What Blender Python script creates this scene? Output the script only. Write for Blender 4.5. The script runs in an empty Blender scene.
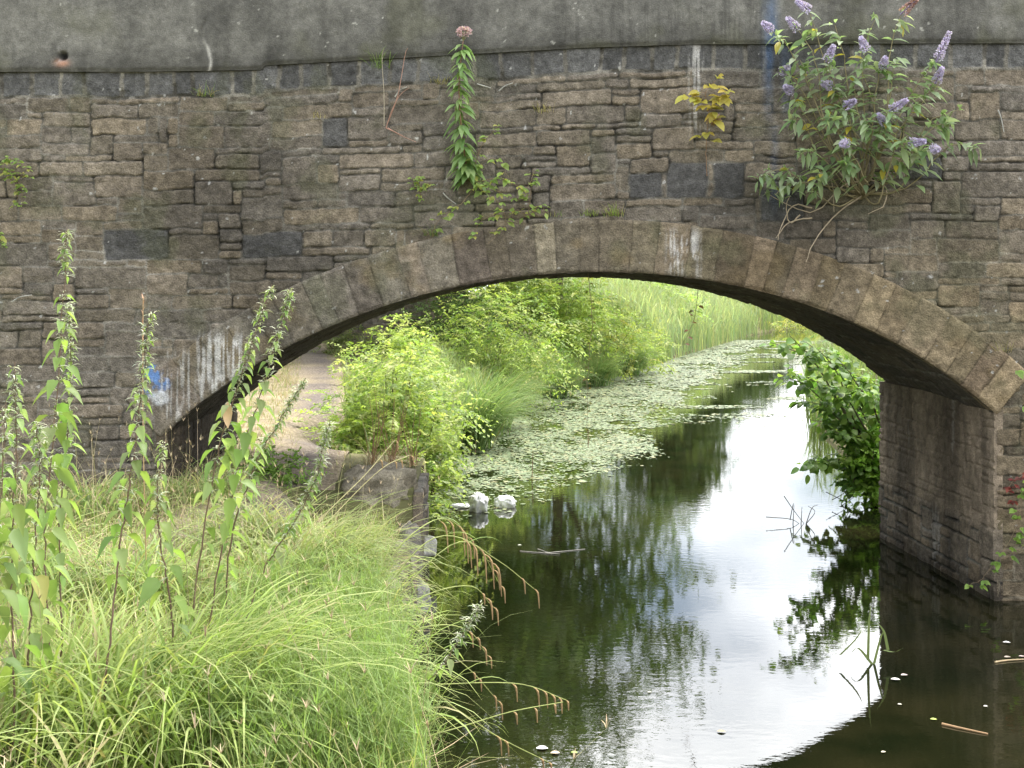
import bpy, math, random
import numpy as np
C = bpy.context.scene
COL = C.collection
R = math.radians
rng = np.random.RandomState(11)

# ------------------------------------------------------------ camera
FPX, HOR, EYE = 1150.0, 295.0, 2.94
cam = bpy.data.cameras.new('camera'); cam_o = bpy.data.objects.new('camera', cam); COL.objects.link(cam_o)
cam.sensor_fit = 'HORIZONTAL'; cam.sensor_width = 36; cam.lens = FPX/1024*36
cam.shift_y = (HOR-384)/1024
cam.clip_end = 4000; cam.clip_start = .05
cam_o.location = (0, 0, EYE); cam_o.rotation_euler = (R(90), 0, 0)
C.camera = cam_o

# ------------------------------------------------------------ sky and sun
SUN_EL, SUN_AZ = 62, 40            # degrees; azimuth measured from +Y towards +X
w = bpy.data.worlds.new('World'); C.world = w; w.use_nodes = True
nt = w.node_tree; nt.nodes.clear()
def N(t, **k):
    n = nt.nodes.new(t)
    for a, b in k.items(): setattr(n, a, b)
    return n
def LK(a, b): nt.links.new(a, b)
out = N('ShaderNodeOutputWorld'); bg = N('ShaderNodeBackground'); bg.inputs[1].default_value = 0.12
sky = N('ShaderNodeTexSky', sky_type='NISHITA', sun_disc=False)
sky.sun_elevation = R(SUN_EL); sky.sun_rotation = R(SUN_AZ); sky.air_density = 1.2; sky.dust_density = 2
tc = N('ShaderNodeTexCoord'); sep = N('ShaderNodeSeparateXYZ'); LK(tc.outputs['Generated'], sep.inputs[0])
ma = N('ShaderNodeMath', operation='MAXIMUM'); LK(sep.outputs[2], ma.inputs[0]); ma.inputs[1].default_value = 0.0
mb = N('ShaderNodeMath', operation='ADD'); LK(ma.outputs[0], mb.inputs[0]); mb.inputs[1].default_value = .22
vd = N('ShaderNodeVectorMath', operation='DIVIDE'); cb = N('ShaderNodeCombineXYZ')
for i in range(3): LK(mb.outputs[0], cb.inputs[i])
LK(tc.outputs['Generated'], vd.inputs[0]); LK(cb.outputs[0], vd.inputs[1])
nz = N('ShaderNodeTexNoise'); nz.inputs['Scale'].default_value = 1.1; nz.inputs['Detail'].default_value = 7; nz.inputs['Roughness'].default_value = .55
LK(vd.outputs[0], nz.inputs['Vector'])
rp = N('ShaderNodeMapRange'); rp.inputs[1].default_value = .385; rp.inputs[2].default_value = .58; LK(nz.outputs[0], rp.inputs[0])
nz2 = N('ShaderNodeTexNoise'); nz2.inputs['Scale'].default_value = 2.3; nz2.inputs['Detail'].default_value = 5; LK(vd.outputs[0], nz2.inputs['Vector'])
cr = N('ShaderNodeValToRGB'); cr.color_ramp.elements[0].position = .3; cr.color_ramp.elements[1].position = .65
cr.color_ramp.elements[0].color = (11, 11.4, 12, 1); cr.color_ramp.elements[1].color = (21, 21, 21, 1)
LK(nz2.outputs[0], cr.inputs[0])
mx = N('ShaderNodeMix', data_type='RGBA'); LK(rp.outputs[0], mx.inputs[0]); LK(sky.outputs[0], mx.inputs[6])
# thin cloud is brighter around the veiled sun
dt = N('ShaderNodeVectorMath', operation='DOT_PRODUCT'); LK(tc.outputs['Generated'], dt.inputs[0]); dt.inputs[1].default_value = (math.sin(R(SUN_AZ))*math.cos(R(SUN_EL)), math.cos(R(SUN_AZ))*math.cos(R(SUN_EL)), math.sin(R(SUN_EL)))
d0 = N('ShaderNodeMath', operation='MAXIMUM'); LK(dt.outputs['Value'], d0.inputs[0]); d0.inputs[1].default_value = 0
d1 = N('ShaderNodeMath', operation='POWER'); LK(d0.outputs[0], d1.inputs[0]); d1.inputs[1].default_value = 3
d2 = N('ShaderNodeMath', operation='MULTIPLY_ADD'); LK(d1.outputs[0], d2.inputs[0]); d2.inputs[1].default_value = 2.2; d2.inputs[2].default_value = .75
vs_ = N('ShaderNodeVectorMath', operation='SCALE'); LK(cr.outputs[0], vs_.inputs[0]); LK(d2.outputs[0], vs_.inputs['Scale']); LK(vs_.outputs[0], mx.inputs[7])
LK(mx.outputs[2], bg.inputs[0]); LK(bg.outputs[0], out.inputs[0])

sun = bpy.data.lights.new('sun', 'SUN'); sun_o = bpy.data.objects.new('sun', sun); COL.objects.link(sun_o)
sun.energy = 2.5; sun.angle = R(12); sun.color = (1, .95, .86)
sun_o.rotation_euler = (R(90-SUN_EL), 0, R(180-SUN_AZ))
sun_o.location = (6, 30, 40)
C.view_settings.view_transform = 'Standard'; C.view_settings.look = 'None'
C.view_settings.exposure = 1.04; C.view_settings.gamma = 1
C.cycles.max_bounces = 6; C.cycles.transparent_max_bounces = 4; C.cycles.caustics_reflective = False; C.cycles.caustics_refractive = False

# ------------------------------------------------------------ helpers
def at(px, py, Y): return np.array([(px-512)*Y/FPX, Y, EYE-(py-HOR)*Y/FPX])
def on(px, py, z):
    Y = FPX*(EYE-z)/(py-HOR); return np.array([(px-512)*Y/FPX, Y, z])
def sstep(a, b, x):
    t = np.clip((x-a)/(b-a), 0, 1); return t*t*(3-2*t)
_lat = np.random.RandomState(5).rand(256, 256)
def vn(x, y, s=1.0, o=0):
    x = np.asarray(x, float)*s+o*17.3+500; y = np.asarray(y, float)*s+o*7.7+500
    xi = np.floor(x).astype(int); yi = np.floor(y).astype(int); fx = x-xi; fy = y-yi
    fx = fx*fx*(3-2*fx); fy = fy*fy*(3-2*fy)
    a = _lat[xi % 256, yi % 256]; b = _lat[(xi+1) % 256, yi % 256]; c = _lat[xi % 256, (yi+1) % 256]; d = _lat[(xi+1) % 256, (yi+1) % 256]
    return (a*(1-fx)+b*fx)*(1-fy)+(c*(1-fx)+d*fx)*fy
def fbm(x, y, s=1.0, o=0, oc=4, g=.5):
    t = 0; a = 1; n = 0
    for k in range(oc): t = t+a*vn(x, y, s*2**k, o+k*3); n += a; a *= g
    return t/n
ORG = {}
class Acc:
    def __init__(s): s.v = []; s.f = []; s.c = []; s.n = 0
    def add(s, v, f, c=(1, 1, 1)):
        v = np.asarray(v, float).reshape(-1, 3); f = np.asarray(f, int)
        c = np.asarray(c, float)
        if c.ndim == 1: c = np.tile(c, (len(v), 1))
        s.v.append(v); s.f.append(f+s.n); s.c.append(c); s.n += len(v)
    def build(s, name, m, parent=None, smooth=True):
        V = np.concatenate(s.v); Cc = np.concatenate(s.c)
        o = np.zeros(3)
        if parent is not None: o = ORG.get(parent.name, o)
        V = V-o
        me = bpy.data.meshes.new(name)
        loops = np.concatenate([f.ravel() for f in s.f]); cnt = np.concatenate([np.full(len(f), f.shape[1]) for f in s.f])
        me.vertices.add(len(V)); me.vertices.foreach_set('co', V.astype(np.float32).ravel())
        me.loops.add(len(loops)); me.loops.foreach_set('vertex_index', loops.astype(np.int32))
        me.polygons.add(len(cnt)); st = np.concatenate([[0], np.cumsum(cnt)[:-1]])
        me.polygons.foreach_set('loop_start', st.astype(np.int32))
        me.update(calc_edges=True)
        me.polygons.foreach_set('use_smooth', np.full(len(cnt), smooth))
        a = me.color_attributes.new('Col', 'FLOAT_COLOR', 'POINT')
        a.data.foreach_set('color', np.c_[Cc, np.ones(len(Cc))].astype(np.float32).ravel())
        me.materials.append(m)
        ob = bpy.data.objects.new(name, me); COL.objects.link(ob)
        if parent is not None: ob.parent = parent; ORG[ob.name] = o
        return ob
def tag(o, label=None, cat=None, group=None, kind=None):
    if label: o['label'] = label
    if cat: o['category'] = cat
    if group: o['group'] = group
    if kind: o['kind'] = kind
    return o
def thing(name, label, cat, loc=(0, 0, 0), group=None):
    o = bpy.data.objects.new(name, None); COL.objects.link(o); o.location = loc; o.empty_display_size = .1
    ORG[o.name] = np.array(loc, float); return tag(o, label, cat, group)
def copy_tree(o, loc, rz, sc, label, group):
    def cp(x, par):
        c = x.copy(); COL.objects.link(c)
        if par is not None: c.parent = par
        for ch in list(x.children): cp(ch, c)
        return c
    r = cp(o, None); r.location = loc; r.rotation_euler = (0, 0, rz); r.scale = (sc, sc, sc); tag(r, label, None, group); return r

# ------------------------------------------------------------ materials
def mat(name, rough=.8, spec=.3, var=.25, vscale=6, bump=0, bscale=40, transl=0, tint=(1, 1, 1), attr=True, base=(1, 1, 1), vdetail=5, fine=0):
    m = bpy.data.materials.new(name); m.use_nodes = True; t = m.node_tree; b = t.nodes['Principled BSDF']; L = t.links.new
    b.inputs['Roughness'].default_value = rough; b.inputs['Specular IOR Level'].default_value = spec
    tcn = t.nodes.new('ShaderNodeTexCoord')
    n = t.nodes.new('ShaderNodeTexNoise'); n.inputs['Scale'].default_value = vscale; n.inputs['Detail'].default_value = vdetail; L(tcn.outputs['Object'], n.inputs['Vector'])
    r = t.nodes.new('ShaderNodeMapRange'); r.inputs[1].default_value = .3; r.inputs[2].default_value = .7; r.inputs[3].default_value = 1-var; r.inputs[4].default_value = 1+var; L(n.outputs[0], r.inputs[0])
    v = t.nodes.new('ShaderNodeVectorMath'); v.operation = 'SCALE'; L(r.outputs[0], v.inputs['Scale'])
    if fine:                                            # sharp mineral grain over the broad variation
        nf = t.nodes.new('ShaderNodeTexNoise'); nf.inputs['Scale'].default_value = 75; nf.inputs['Detail'].default_value = 4; nf.inputs['Roughness'].default_value = .75; L(tcn.outputs['Object'], nf.inputs['Vector'])
        rf = t.nodes.new('ShaderNodeMapRange'); rf.inputs[1].default_value = .3; rf.inputs[2].default_value = .7; rf.inputs[3].default_value = 1-fine; rf.inputs[4].default_value = 1+fine; L(nf.outputs[0], rf.inputs[0])
        mm = t.nodes.new('ShaderNodeMath'); mm.operation = 'MULTIPLY'; L(r.outputs[0], mm.inputs[0]); L(rf.outputs[0], mm.inputs[1]); L(mm.outputs[0], v.inputs['Scale'])
    if attr:
        a = t.nodes.new('ShaderNodeAttribute'); a.attribute_name = 'Col'; L(a.outputs['Color'], v.inputs[0])
    else: v.inputs[0].default_value = base
    L(v.outputs[0], b.inputs['Base Color'])
    if bump:
        n2 = t.nodes.new('ShaderNodeTexNoise'); n2.inputs['Scale'].default_value = bscale; n2.inputs['Detail'].default_value = 6; L(tcn.outputs['Object'], n2.inputs['Vector'])
        bp = t.nodes.new('ShaderNodeBump'); bp.inputs['Strength'].default_value = bump; bp.inputs['Distance'].default_value = .02; L(n2.outputs[0], bp.inputs['Height']); L(bp.outputs[0], b.inputs['Normal'])
    if transl:
        tr = t.nodes.new('ShaderNodeBsdfTranslucent'); mxs = t.nodes.new('ShaderNodeMixShader'); mxs.inputs[0].default_value = transl
        g = t.nodes.new('ShaderNodeVectorMath'); g.operation = 'MULTIPLY'; g.inputs[1].default_value = (1.25, 1.3, .8); L(v.outputs[0], g.inputs[0]); L(g.outputs[0], tr.inputs[0])
        L(b.outputs[0], mxs.inputs[1]); L(tr.outputs[0], mxs.inputs[2]); L(mxs.outputs[0], t.nodes['Material Output'].inputs[0])
    return m
M = dict(
    stone=mat('rubble_stone', .88, .2, .28, 13, .8, 60, fine=.42),
    concrete=mat('weathered_concrete', .85, .25, .2, 7, .4, 70, fine=.25),
    soil=mat('bank_soil', .95, .1, .35, 3, .6, 18),
    path=mat('path_gravel', .95, .1, .45, 22, 1.0, 45, fine=.45),
    leaf=mat('leaf', .5, .3, .12, 3, transl=.5),
    matt_leaf=mat('grass_blade', .55, .25, .12, 2, transl=.45),
    dark_leaf=mat('tree_leaf', .6, .25, .15, .8, transl=.35),
    stem=mat('plant_stem', .7, .2, .2, 20),
    bark=mat('bark', .9, .15, .3, 12, .5, 30),
    petal=mat('petal', .7, .2, .15, 30, transl=.25),
    pad=mat('lily_pad_leaf', .6, .3, .12, 2),
    plastic=mat('white_plastic', .4, .4, .4, 14, .3, 30, transl=.2),
    dry=mat('dead_leaf', .7, .2, .2, 20),
)
# ------------------------------------------------------------ shape generators
def unit(a): return a/np.maximum(np.linalg.norm(a, axis=-1, keepdims=True), 1e-9)
def tube(acc, pts, r0, r1=None, col=(1, 1, 1), k=5):
    P = np.asarray(pts, float); n = len(P); r1 = r0 if r1 is None else r1
    rr = np.linspace(r0, r1, n); T = unit(np.gradient(P, axis=0))
    ref = np.array([0, 0, 1.]) if abs(T[0][2]) < .9 else np.array([1., 0, 0])
    A = unit(np.cross(T, ref)); B = np.cross(T, A)
    an = np.arange(k)*2*math.pi/k
    V = P[:, None]+rr[:, None, None]*(A[:, None]*np.cos(an)[None, :, None]+B[:, None]*np.sin(an)[None, :, None])
    i = np.arange(n-1)[:, None]*k; j = np.arange(k)[None]; j2 = (j+1) % k
    F = np.stack([i+j, i+j2, i+k+j2, i+k+j], -1).reshape(-1, 4)
    acc.add(V.reshape(-1, 3), F, col)
    acc.add(np.concatenate([V[0], V[-1]]), np.array([list(range(k))[::-1], list(range(k, 2*k))]), col)
def curve(P, n=10, jit=0, r=rng):
    """smooth polyline through control points"""
    P = np.asarray(P, float); m = len(P)
    if m == 2: Q = P[0]+(P[1]-P[0])*np.linspace(0, 1, n)[:, None]
    else:
        t = np.linspace(0, m-1, n); E = np.vstack([2*P[0]-P[1], P, 2*P[-1]-P[-2]]); Q = []
        for x in t:
            i = min(int(x), m-2); f = x-i; a, b, c, d = E[i:i+4]
            Q.append(.5*((2*b)+(-a+c)*f+(2*a-5*b+4*c-d)*f*f+(-a+3*b-3*c+d)*f**3))
        Q = np.array(Q)
    if jit: Q[1:-1] += r.randn(n-2, 3)*jit
    return Q
PROF = dict(lance=[.05, .75, 1, .62, .0], heart=[.35, 1, .86, .45, 0], round=[.25, .95, 1, .8, .12], oval=[.1, .8, 1, .7, .0], dia=[0, 1, 0])
def leaves(acc, P, D, Nn, Ls, Ws, prof, col, droop=.25, fold=.2):
    pr = np.array(PROF[prof]); k = len(pr); n = len(P)
    if n == 0: return
    Ls = np.broadcast_to(Ls, (n,)); Ws = np.broadcast_to(Ws, (n,))
    D = unit(D); S = unit(np.cross(D, Nn)); Nn = np.cross(S, D); t = np.linspace(0, 1, k)
    mid = P[:, None]+D[:, None]*(Ls[:, None]*t)[..., None]; mid[..., 2] -= Ls[:, None]*droop*t**2
    hw = Ws[:, None]*pr/2
    up = Nn[:, None]*(hw*2*fold)[..., None]
    Lf = mid-S[:, None]*hw[..., None]+up; Rt = mid+S[:, None]*hw[..., None]+up
    V = np.stack([Lf, mid, Rt], 2).reshape(n, k*3, 3)
    i = np.arange(k-1)[:, None]*3; j = np.arange(2)[None]
    f = np.stack([i+j, i+j+1, i+j+4, i+j+3], -1).reshape(-1, 4)
    F = (np.arange(n)[:, None, None]*k*3+f[None]).reshape(-1, 4)
    col = np.asarray(col, float)
    if col.ndim == 1: col = np.tile(col, (n, 1))
    acc.add(V.reshape(-1, 3), F, np.repeat(col, k*3, 0))
def cards(acc, P, D, Nn, Ls, Ws, col):
    n = len(P); D = unit(D); S = unit(np.cross(D, Nn)); Nn = np.cross(S, D)
    Ls = np.broadcast_to(Ls, (n,))[:, None]; Ws = np.broadcast_to(Ws, (n,))[:, None]
    m = P+D*Ls*.45
    V = np.stack([P, m-S*Ws/2+Nn*Ws*.15, P+D*Ls, m+S*Ws/2+Nn*Ws*.15], 1)
    acc.add(V.reshape(-1, 3), np.arange(n*4).reshape(n, 4), np.repeat(col, 4, 0))
def blades(acc, B, az, Ls, Ws, lean, curl, col, seg=4, tip=None):
    n = len(B); t = np.linspace(0, 1, seg+1)
    Ls = np.broadcast_to(Ls, (n,)); Ws = np.broadcast_to(Ws, (n,)); lean = np.broadcast_to(lean, (n,)); curl = np.broadcast_to(curl, (n,))
    th = lean[:, None]+curl[:, None]*t**1.4
    ds = (Ls/seg)[:, None]
    thm = (th[:, 1:]+th[:, :-1])/2
    h = np.concatenate([np.zeros((n, 1)), np.cumsum(np.sin(thm)*ds, 1)], 1); z = np.concatenate([np.zeros((n, 1)), np.cumsum(np.cos(thm)*ds, 1)], 1)
    d = np.stack([np.cos(az), np.sin(az), 0*az], -1); sd = np.stack([-np.sin(az), np.cos(az), 0*az], -1)
    tw = rng.uniform(-.9, .9, n); sd = sd*np.cos(tw)[:, None]+np.array([0, 0, 1.])*np.sin(tw)[:, None]*.5
    P = B[:, None]+d[:, None]*h[..., None]; P[..., 2] += z
    wv = (Ws[:, None]*(1-t**2.2)*.5+.0004)[..., None]
    V = np.stack([P-sd[:, None]*wv, P+sd[:, None]*wv], 2).reshape(n, -1, 3)
    i = np.arange(seg)*2; f = np.stack([i, i+1, i+3, i+2], -1)
    F = (np.arange(n)[:, None, None]*(seg+1)*2+f[None]).reshape(-1, 4)
    col = np.asarray(col, float)
    cc = np.repeat(col[:, None], (seg+1)*2, 1)
    if tip is not None:
        tt = np.repeat(t, 2)[None, :, None]; cc = cc*(1-tt**3*.8)+np.asarray(tip)[None, None]*tt**3*.8
    acc.add(V.reshape(-1, 3), F, cc.reshape(-1, 3))
    return P
def sprays(acc, lobes, n, per, ls, cols, r=rng, aspect=.5, prof='lance', slen=(.25, .55)):
    """leafy shoots: leaves in pairs along short arching stems that point out of the bush"""
    vol = np.array([np.prod(l[1])**.67 for l in lobes]); vol /= vol.sum(); h = per//2
    for (c, rad), q in zip(lobes, vol):
        m = max(3, int(n*q/per)); d = rnd_dir(m, .35, r); rr = r.uniform(.3, 1.08, (m, 1))**.6
        B = np.array(c)+d*rr*np.array(rad)*(1+.22*r.randn(m, 1)); D = unit(d*np.array([1, 1, .5])+r.randn(m, 3)*.45+np.array([0, 0, .1]))
        sl = r.uniform(*slen, m); t = np.linspace(.12, 1, h)
        P = B[:, None]+D[:, None]*(sl[:, None]*t)[..., None]; P[..., 2] -= sl[:, None]*.38*t**2
        S = unit(np.cross(D, np.array([0, 0, 1.])+r.randn(m, 3)*.25)); col = palette(m, cols, .25, r)
        for sg in (1, -1):
            dd = unit(S[:, None]*sg+D[:, None]*(.45+.5*t[None, :, None])+r.randn(m, h, 3)*.2+np.array([0, 0, -.12]))
            L = ls*(1.1-.45*t)[None]*r.uniform(.8, 1.25, (m, h)); Nn = np.array([0, 0, 1.])+r.randn(m, h, 3)*.3
            cc = (col[:, None]*(1+r.uniform(-.12, .12, (m, h, 1)))*(1+.18*t[None, :, None])).reshape(-1, 3)
            leaves(acc, P.reshape(-1, 3), dd.reshape(-1, 3), Nn.reshape(-1, 3), L.ravel(), L.ravel()*aspect, prof, cc, .25, .12)
def rnd_dir(n, up=0.0, r=rng):
    d = r.randn(n, 3); d[:, 2] += up; return unit(d)
def palette(n, cols, jit=.15, r=rng):
    c = np.array(cols, float)[r.randint(0, len(cols), n)]
    return c*(1+r.uniform(-jit, jit, (n, 1)))*(1+r.uniform(-.06, .06, (n, 3)))
def foliage(acc, lobes, n, per, ls, cols, spread=.22, prof='cards', up=.6, flat=0, r=rng, aspect=.55):
    """leaves gathered in sprays spread over and inside uneven lobes. lobes: (centre, radii)"""
    vol = np.array([np.prod(l[1])**.67 for l in lobes]); vol /= vol.sum()
    for (c, rad), q in zip(lobes, vol):
        m = max(3, int(n*q/per)); d = rnd_dir(m, .15, r); rr = r.uniform(.35, 1.05, (m, 1))**.5
        cc = np.array(c)+d*rr*np.array(rad)*(1+.18*r.randn(m, 1))
        sp = r.uniform(.6, 1.5, (m, 1))*spread
        P = np.repeat(cc, per, 0)+r.randn(m*per, 3)*np.repeat(sp, per, 0)*np.array([1, 1, .55])
        D = unit(np.repeat(d, per, 0)*.6+r.randn(m*per, 3)*.8+np.array([0, 0, -.25]))
        Nn = unit(r.randn(m*per, 3)*.6*(1-flat*.6)+np.array([0, 0, up+flat]))
        L = ls*r.uniform(.65, 1.25, m*per)
        col = np.repeat(palette(m, cols, .22, r), per, 0)*(1+r.uniform(-.12, .12, (m*per, 1)))
        if prof == 'cards': cards(acc, P, D, Nn, L, L*aspect, col)
        else: leaves(acc, P, D, Nn, L, L*aspect, prof, col, .2, .12)
# ------------------------------------------------------------ terrain
LY = np.array([[-40, 3], [-10, 2.2], [0, 1.0], [2, .6], [4, -.2], [6, -.6], [8, -.85], [14, -1.0], [17, -1.15], [22, -1.1], [29, -.5], [38, 2.7], [50, 6.5], [61, 10], [84, 17.5], [97, 23], [130, 36], [200, 70], [2500, 900]])
RY = np.array([[-40, 9], [-10, 8], [6, 7], [10.9, 6.5], [14, 6], [17, 5.5], [25, 6.6], [32, 8.2], [40, 11], [61, 18.5], [84, 26.5], [97, 32], [130, 46], [200, 80], [2500, 920]])
def Lx(y): return np.interp(y, LY[:, 0], LY[:, 1])
def Rx(y): return np.interp(y, RY[:, 0], RY[:, 1])
def ground_z(x, y):
    x = np.asarray(x, float); y = np.asarray(y, float)
    dl = Lx(y)-x; dr = x-Rx(y)
    near = 1-sstep(13.5, 16.5, y)
    zl = near*(1.02*sstep(0, .06, dl)+.1*sstep(.2, 3, dl)-.82*(1-sstep(0, .06, dl)))+(1-near)*(-.5+.62*sstep(-.1, .1, dl)+.95*sstep(.1, 2.2, dl))
    zl = zl+.05*np.clip(dl-4, 0, 30)+.12*sstep(30, 60, y)*np.clip(dl-2, 0, 6)
    zr = -.5+.65*sstep(-.1, .1, dr)+1.0*sstep(.1, 2.5, dr)+.05*np.clip(dr-4, 0, 30)
    zl = zl-.42*sstep(9.3, 10.1, y)*sstep(11.55, 11.3, y)*sstep(1.5, .8, dl)*sstep(0, .06, dl)
    z = np.where(dl > -.02, zl, np.where(dr > -.1, zr, -.8))
    return z+(fbm(x, y, .9, 3)-.5)*.14*np.where((dl > .15) | (dr > .3), 1, 0)
def build_ground():
    off = np.array([0, .03, .06, .2, .4, .7, 1.1, 1.6, 2.2, 2.9, 3.7, 4.6, 5.6, 7, 9, 12, 16, 22, 32, 50, 90, 180, 400, 900])
    ys = np.concatenate([np.arange(-30, 0, 3), np.arange(0, 45, .5), np.arange(45, 140, 2.5), [145, 160, 190, 240, 320, 450, 700, 1100, 1800, 2500]])
    rows = []
    for y in ys:
        xs = np.concatenate([Lx(y)-off[::-1], np.linspace(Lx(y)+.02, Rx(y)-.1, 6), Rx(y)+off[1:]-.06]); rows.append(np.c_[xs, np.full(len(xs), y), ground_z(xs, y)])
    G = np.array(rows); nv, nu, _ = G.shape
    i = np.arange(nv-1)[:, None]*nu+np.arange(nu-1)[None]; F = np.stack([i, i+1, i+nu+1, i+nu], -1).reshape(-1, 4)
    V = G.reshape(-1, 3); a = fbm(V[:, 0], V[:, 1], .5, 9)[:, None]
    col = np.array([.075, .085, .03])*(1-a)+np.array([.13, .11, .06])*a
    dv = path_x(V[:, 1])-V[:, 0]; vg = (sstep(-.5, .2, dv)*sstep(5, 3, dv)*sstep(11.5, 13, V[:, 1])*sstep(42, 34, V[:, 1]))[:, None]; col = col*(1-vg)+np.array([.25, .205, .135])*vg
    acc = Acc(); acc.add(V, F, col); o = acc.build('ground', M['soil']); tag(o, kind='structure')
# towpath: runs under the arch and climbs gently away to the left
PATH = np.array([[2.5, -3.0, .4], [6, -2.9, .4], [9, -2.5, .42], [11, -2.2, .45], [14.5, -2.5, .5], [18, -3.1, .5], [24, -4.1, .58], [31, -5.3, .7], [40, -7.8, .9], [55, -11.5, 1]])
def path_x(y): return np.interp(y, PATH[:, 0], PATH[:, 1])
def path_w(y): return np.interp(y, PATH[:, 0], PATH[:, 2])
def build_path():
    ys = np.arange(2.5, 55, .25); u = np.linspace(-1, 1, 15); rows = []
    for y in ys:
        e = 1+.25*(fbm(y, 3, 1.1, 2)-.5)
        xs = path_x(y)+u*path_w(y)*e; rows.append(np.c_[xs, np.full(15, y), ground_z(xs, y)+.012+.02*(1-u**2)])
    G = np.array(rows); nv, nu, _ = G.shape
    i = np.arange(nv-1)[:, None]*nu+np.arange(nu-1)[None]; F = np.stack([i, i+1, i+nu+1, i+nu], -1).reshape(-1, 4)
    V = G.reshape(-1, 3); uu = np.tile(u, nv)
    a = np.clip(fbm(V[:, 0], V[:, 1], 1.6, 4)*1.5-.3+np.abs(uu)**2*.55-.35*np.exp(-(uu-.35)**2*6), 0, 1)[:, None]
    col = np.array([.14, .118, .102])*(1-a)+np.array([.25, .205, .135])*a
    acc = Acc(); acc.add(V, F, col); tag(acc.build('path', M['path']), kind='structure')
build_ground(); build_path()

def water_mat():
    m = bpy.data.materials.new('canal_water'); m.use_nodes = True; t = m.node_tree; b = t.nodes['Principled BSDF']; L = t.links.new
    b.inputs['Roughness'].default_value = .015; b.inputs['IOR'].default_value = 1.5; b.inputs['Specular IOR Level'].default_value = .6
    g = t.nodes.new('ShaderNodeNewGeometry')
    n = t.nodes.new('ShaderNodeTexNoise'); n.inputs['Scale'].default_value = 1.3; n.inputs['Detail'].default_value = 6; L(g.outputs['Position'], n.inputs['Vector'])
    r = t.nodes.new('ShaderNodeValToRGB'); e = r.color_ramp.elements
    e[0].position = .35; e[0].color = (.004, .006, .002, 1); e[1].position = .72; e[1].color = (.014, .013, .005, 1); L(n.outputs[0], r.inputs[0]); L(r.outputs[0], b.inputs['Base Color'])
    mp = t.nodes.new('ShaderNodeMapping'); mp.inputs['Scale'].default_value = (1, 1.7, 1); L(g.outputs['Position'], mp.inputs['Vector'])
    n1 = t.nodes.new('ShaderNodeTexNoise'); n1.inputs['Scale'].default_value = 7; n1.inputs['Detail'].default_value = 3; L(mp.outputs[0], n1.inputs['Vector'])
    n2 = t.nodes.new('ShaderNodeTexNoise'); n2.inputs['Scale'].default_value = .35; n2.inputs['Detail'].default_value = 2; L(g.outputs['Position'], n2.inputs['Vector'])
    mr = t.nodes.new('ShaderNodeMapRange'); mr.inputs[1].default_value = .42; mr.inputs[2].default_value = .66; mr.inputs[3].default_value = .25; mr.inputs[4].default_value = 1; L(n2.outputs[0], mr.inputs[0])
    mu = t.nodes.new('ShaderNodeMath'); mu.operation = 'MULTIPLY'; L(n1.outputs[0], mu.inputs[0]); L(mr.outputs[0], mu.inputs[1])
    bp = t.nodes.new('ShaderNodeBump'); bp.inputs['Strength'].default_value = .013; bp.inputs['Distance'].default_value = .12; L(mu.outputs[0], bp.inputs['Height']); L(bp.outputs[0], b.inputs['Normal'])
    return m
def build_water():
    ys = np.concatenate([np.arange(-30, 140, 4), [160, 200, 300]]); G = np.array([[[Lx(y)-.9 if y > 13 else Lx(y)-.03, y, 0], [Rx(y)+.8, y, 0]] for y in ys]).reshape(-1, 3)
    i = np.arange(len(ys)-1)[:, None]*2; F = np.concatenate([i, i+1, i+3, i+2], 1)
    acc = Acc(); acc.add(G, F, (.02, .02, .01)); tag(acc.build('water', water_mat()), kind='structure')
build_water()

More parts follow.
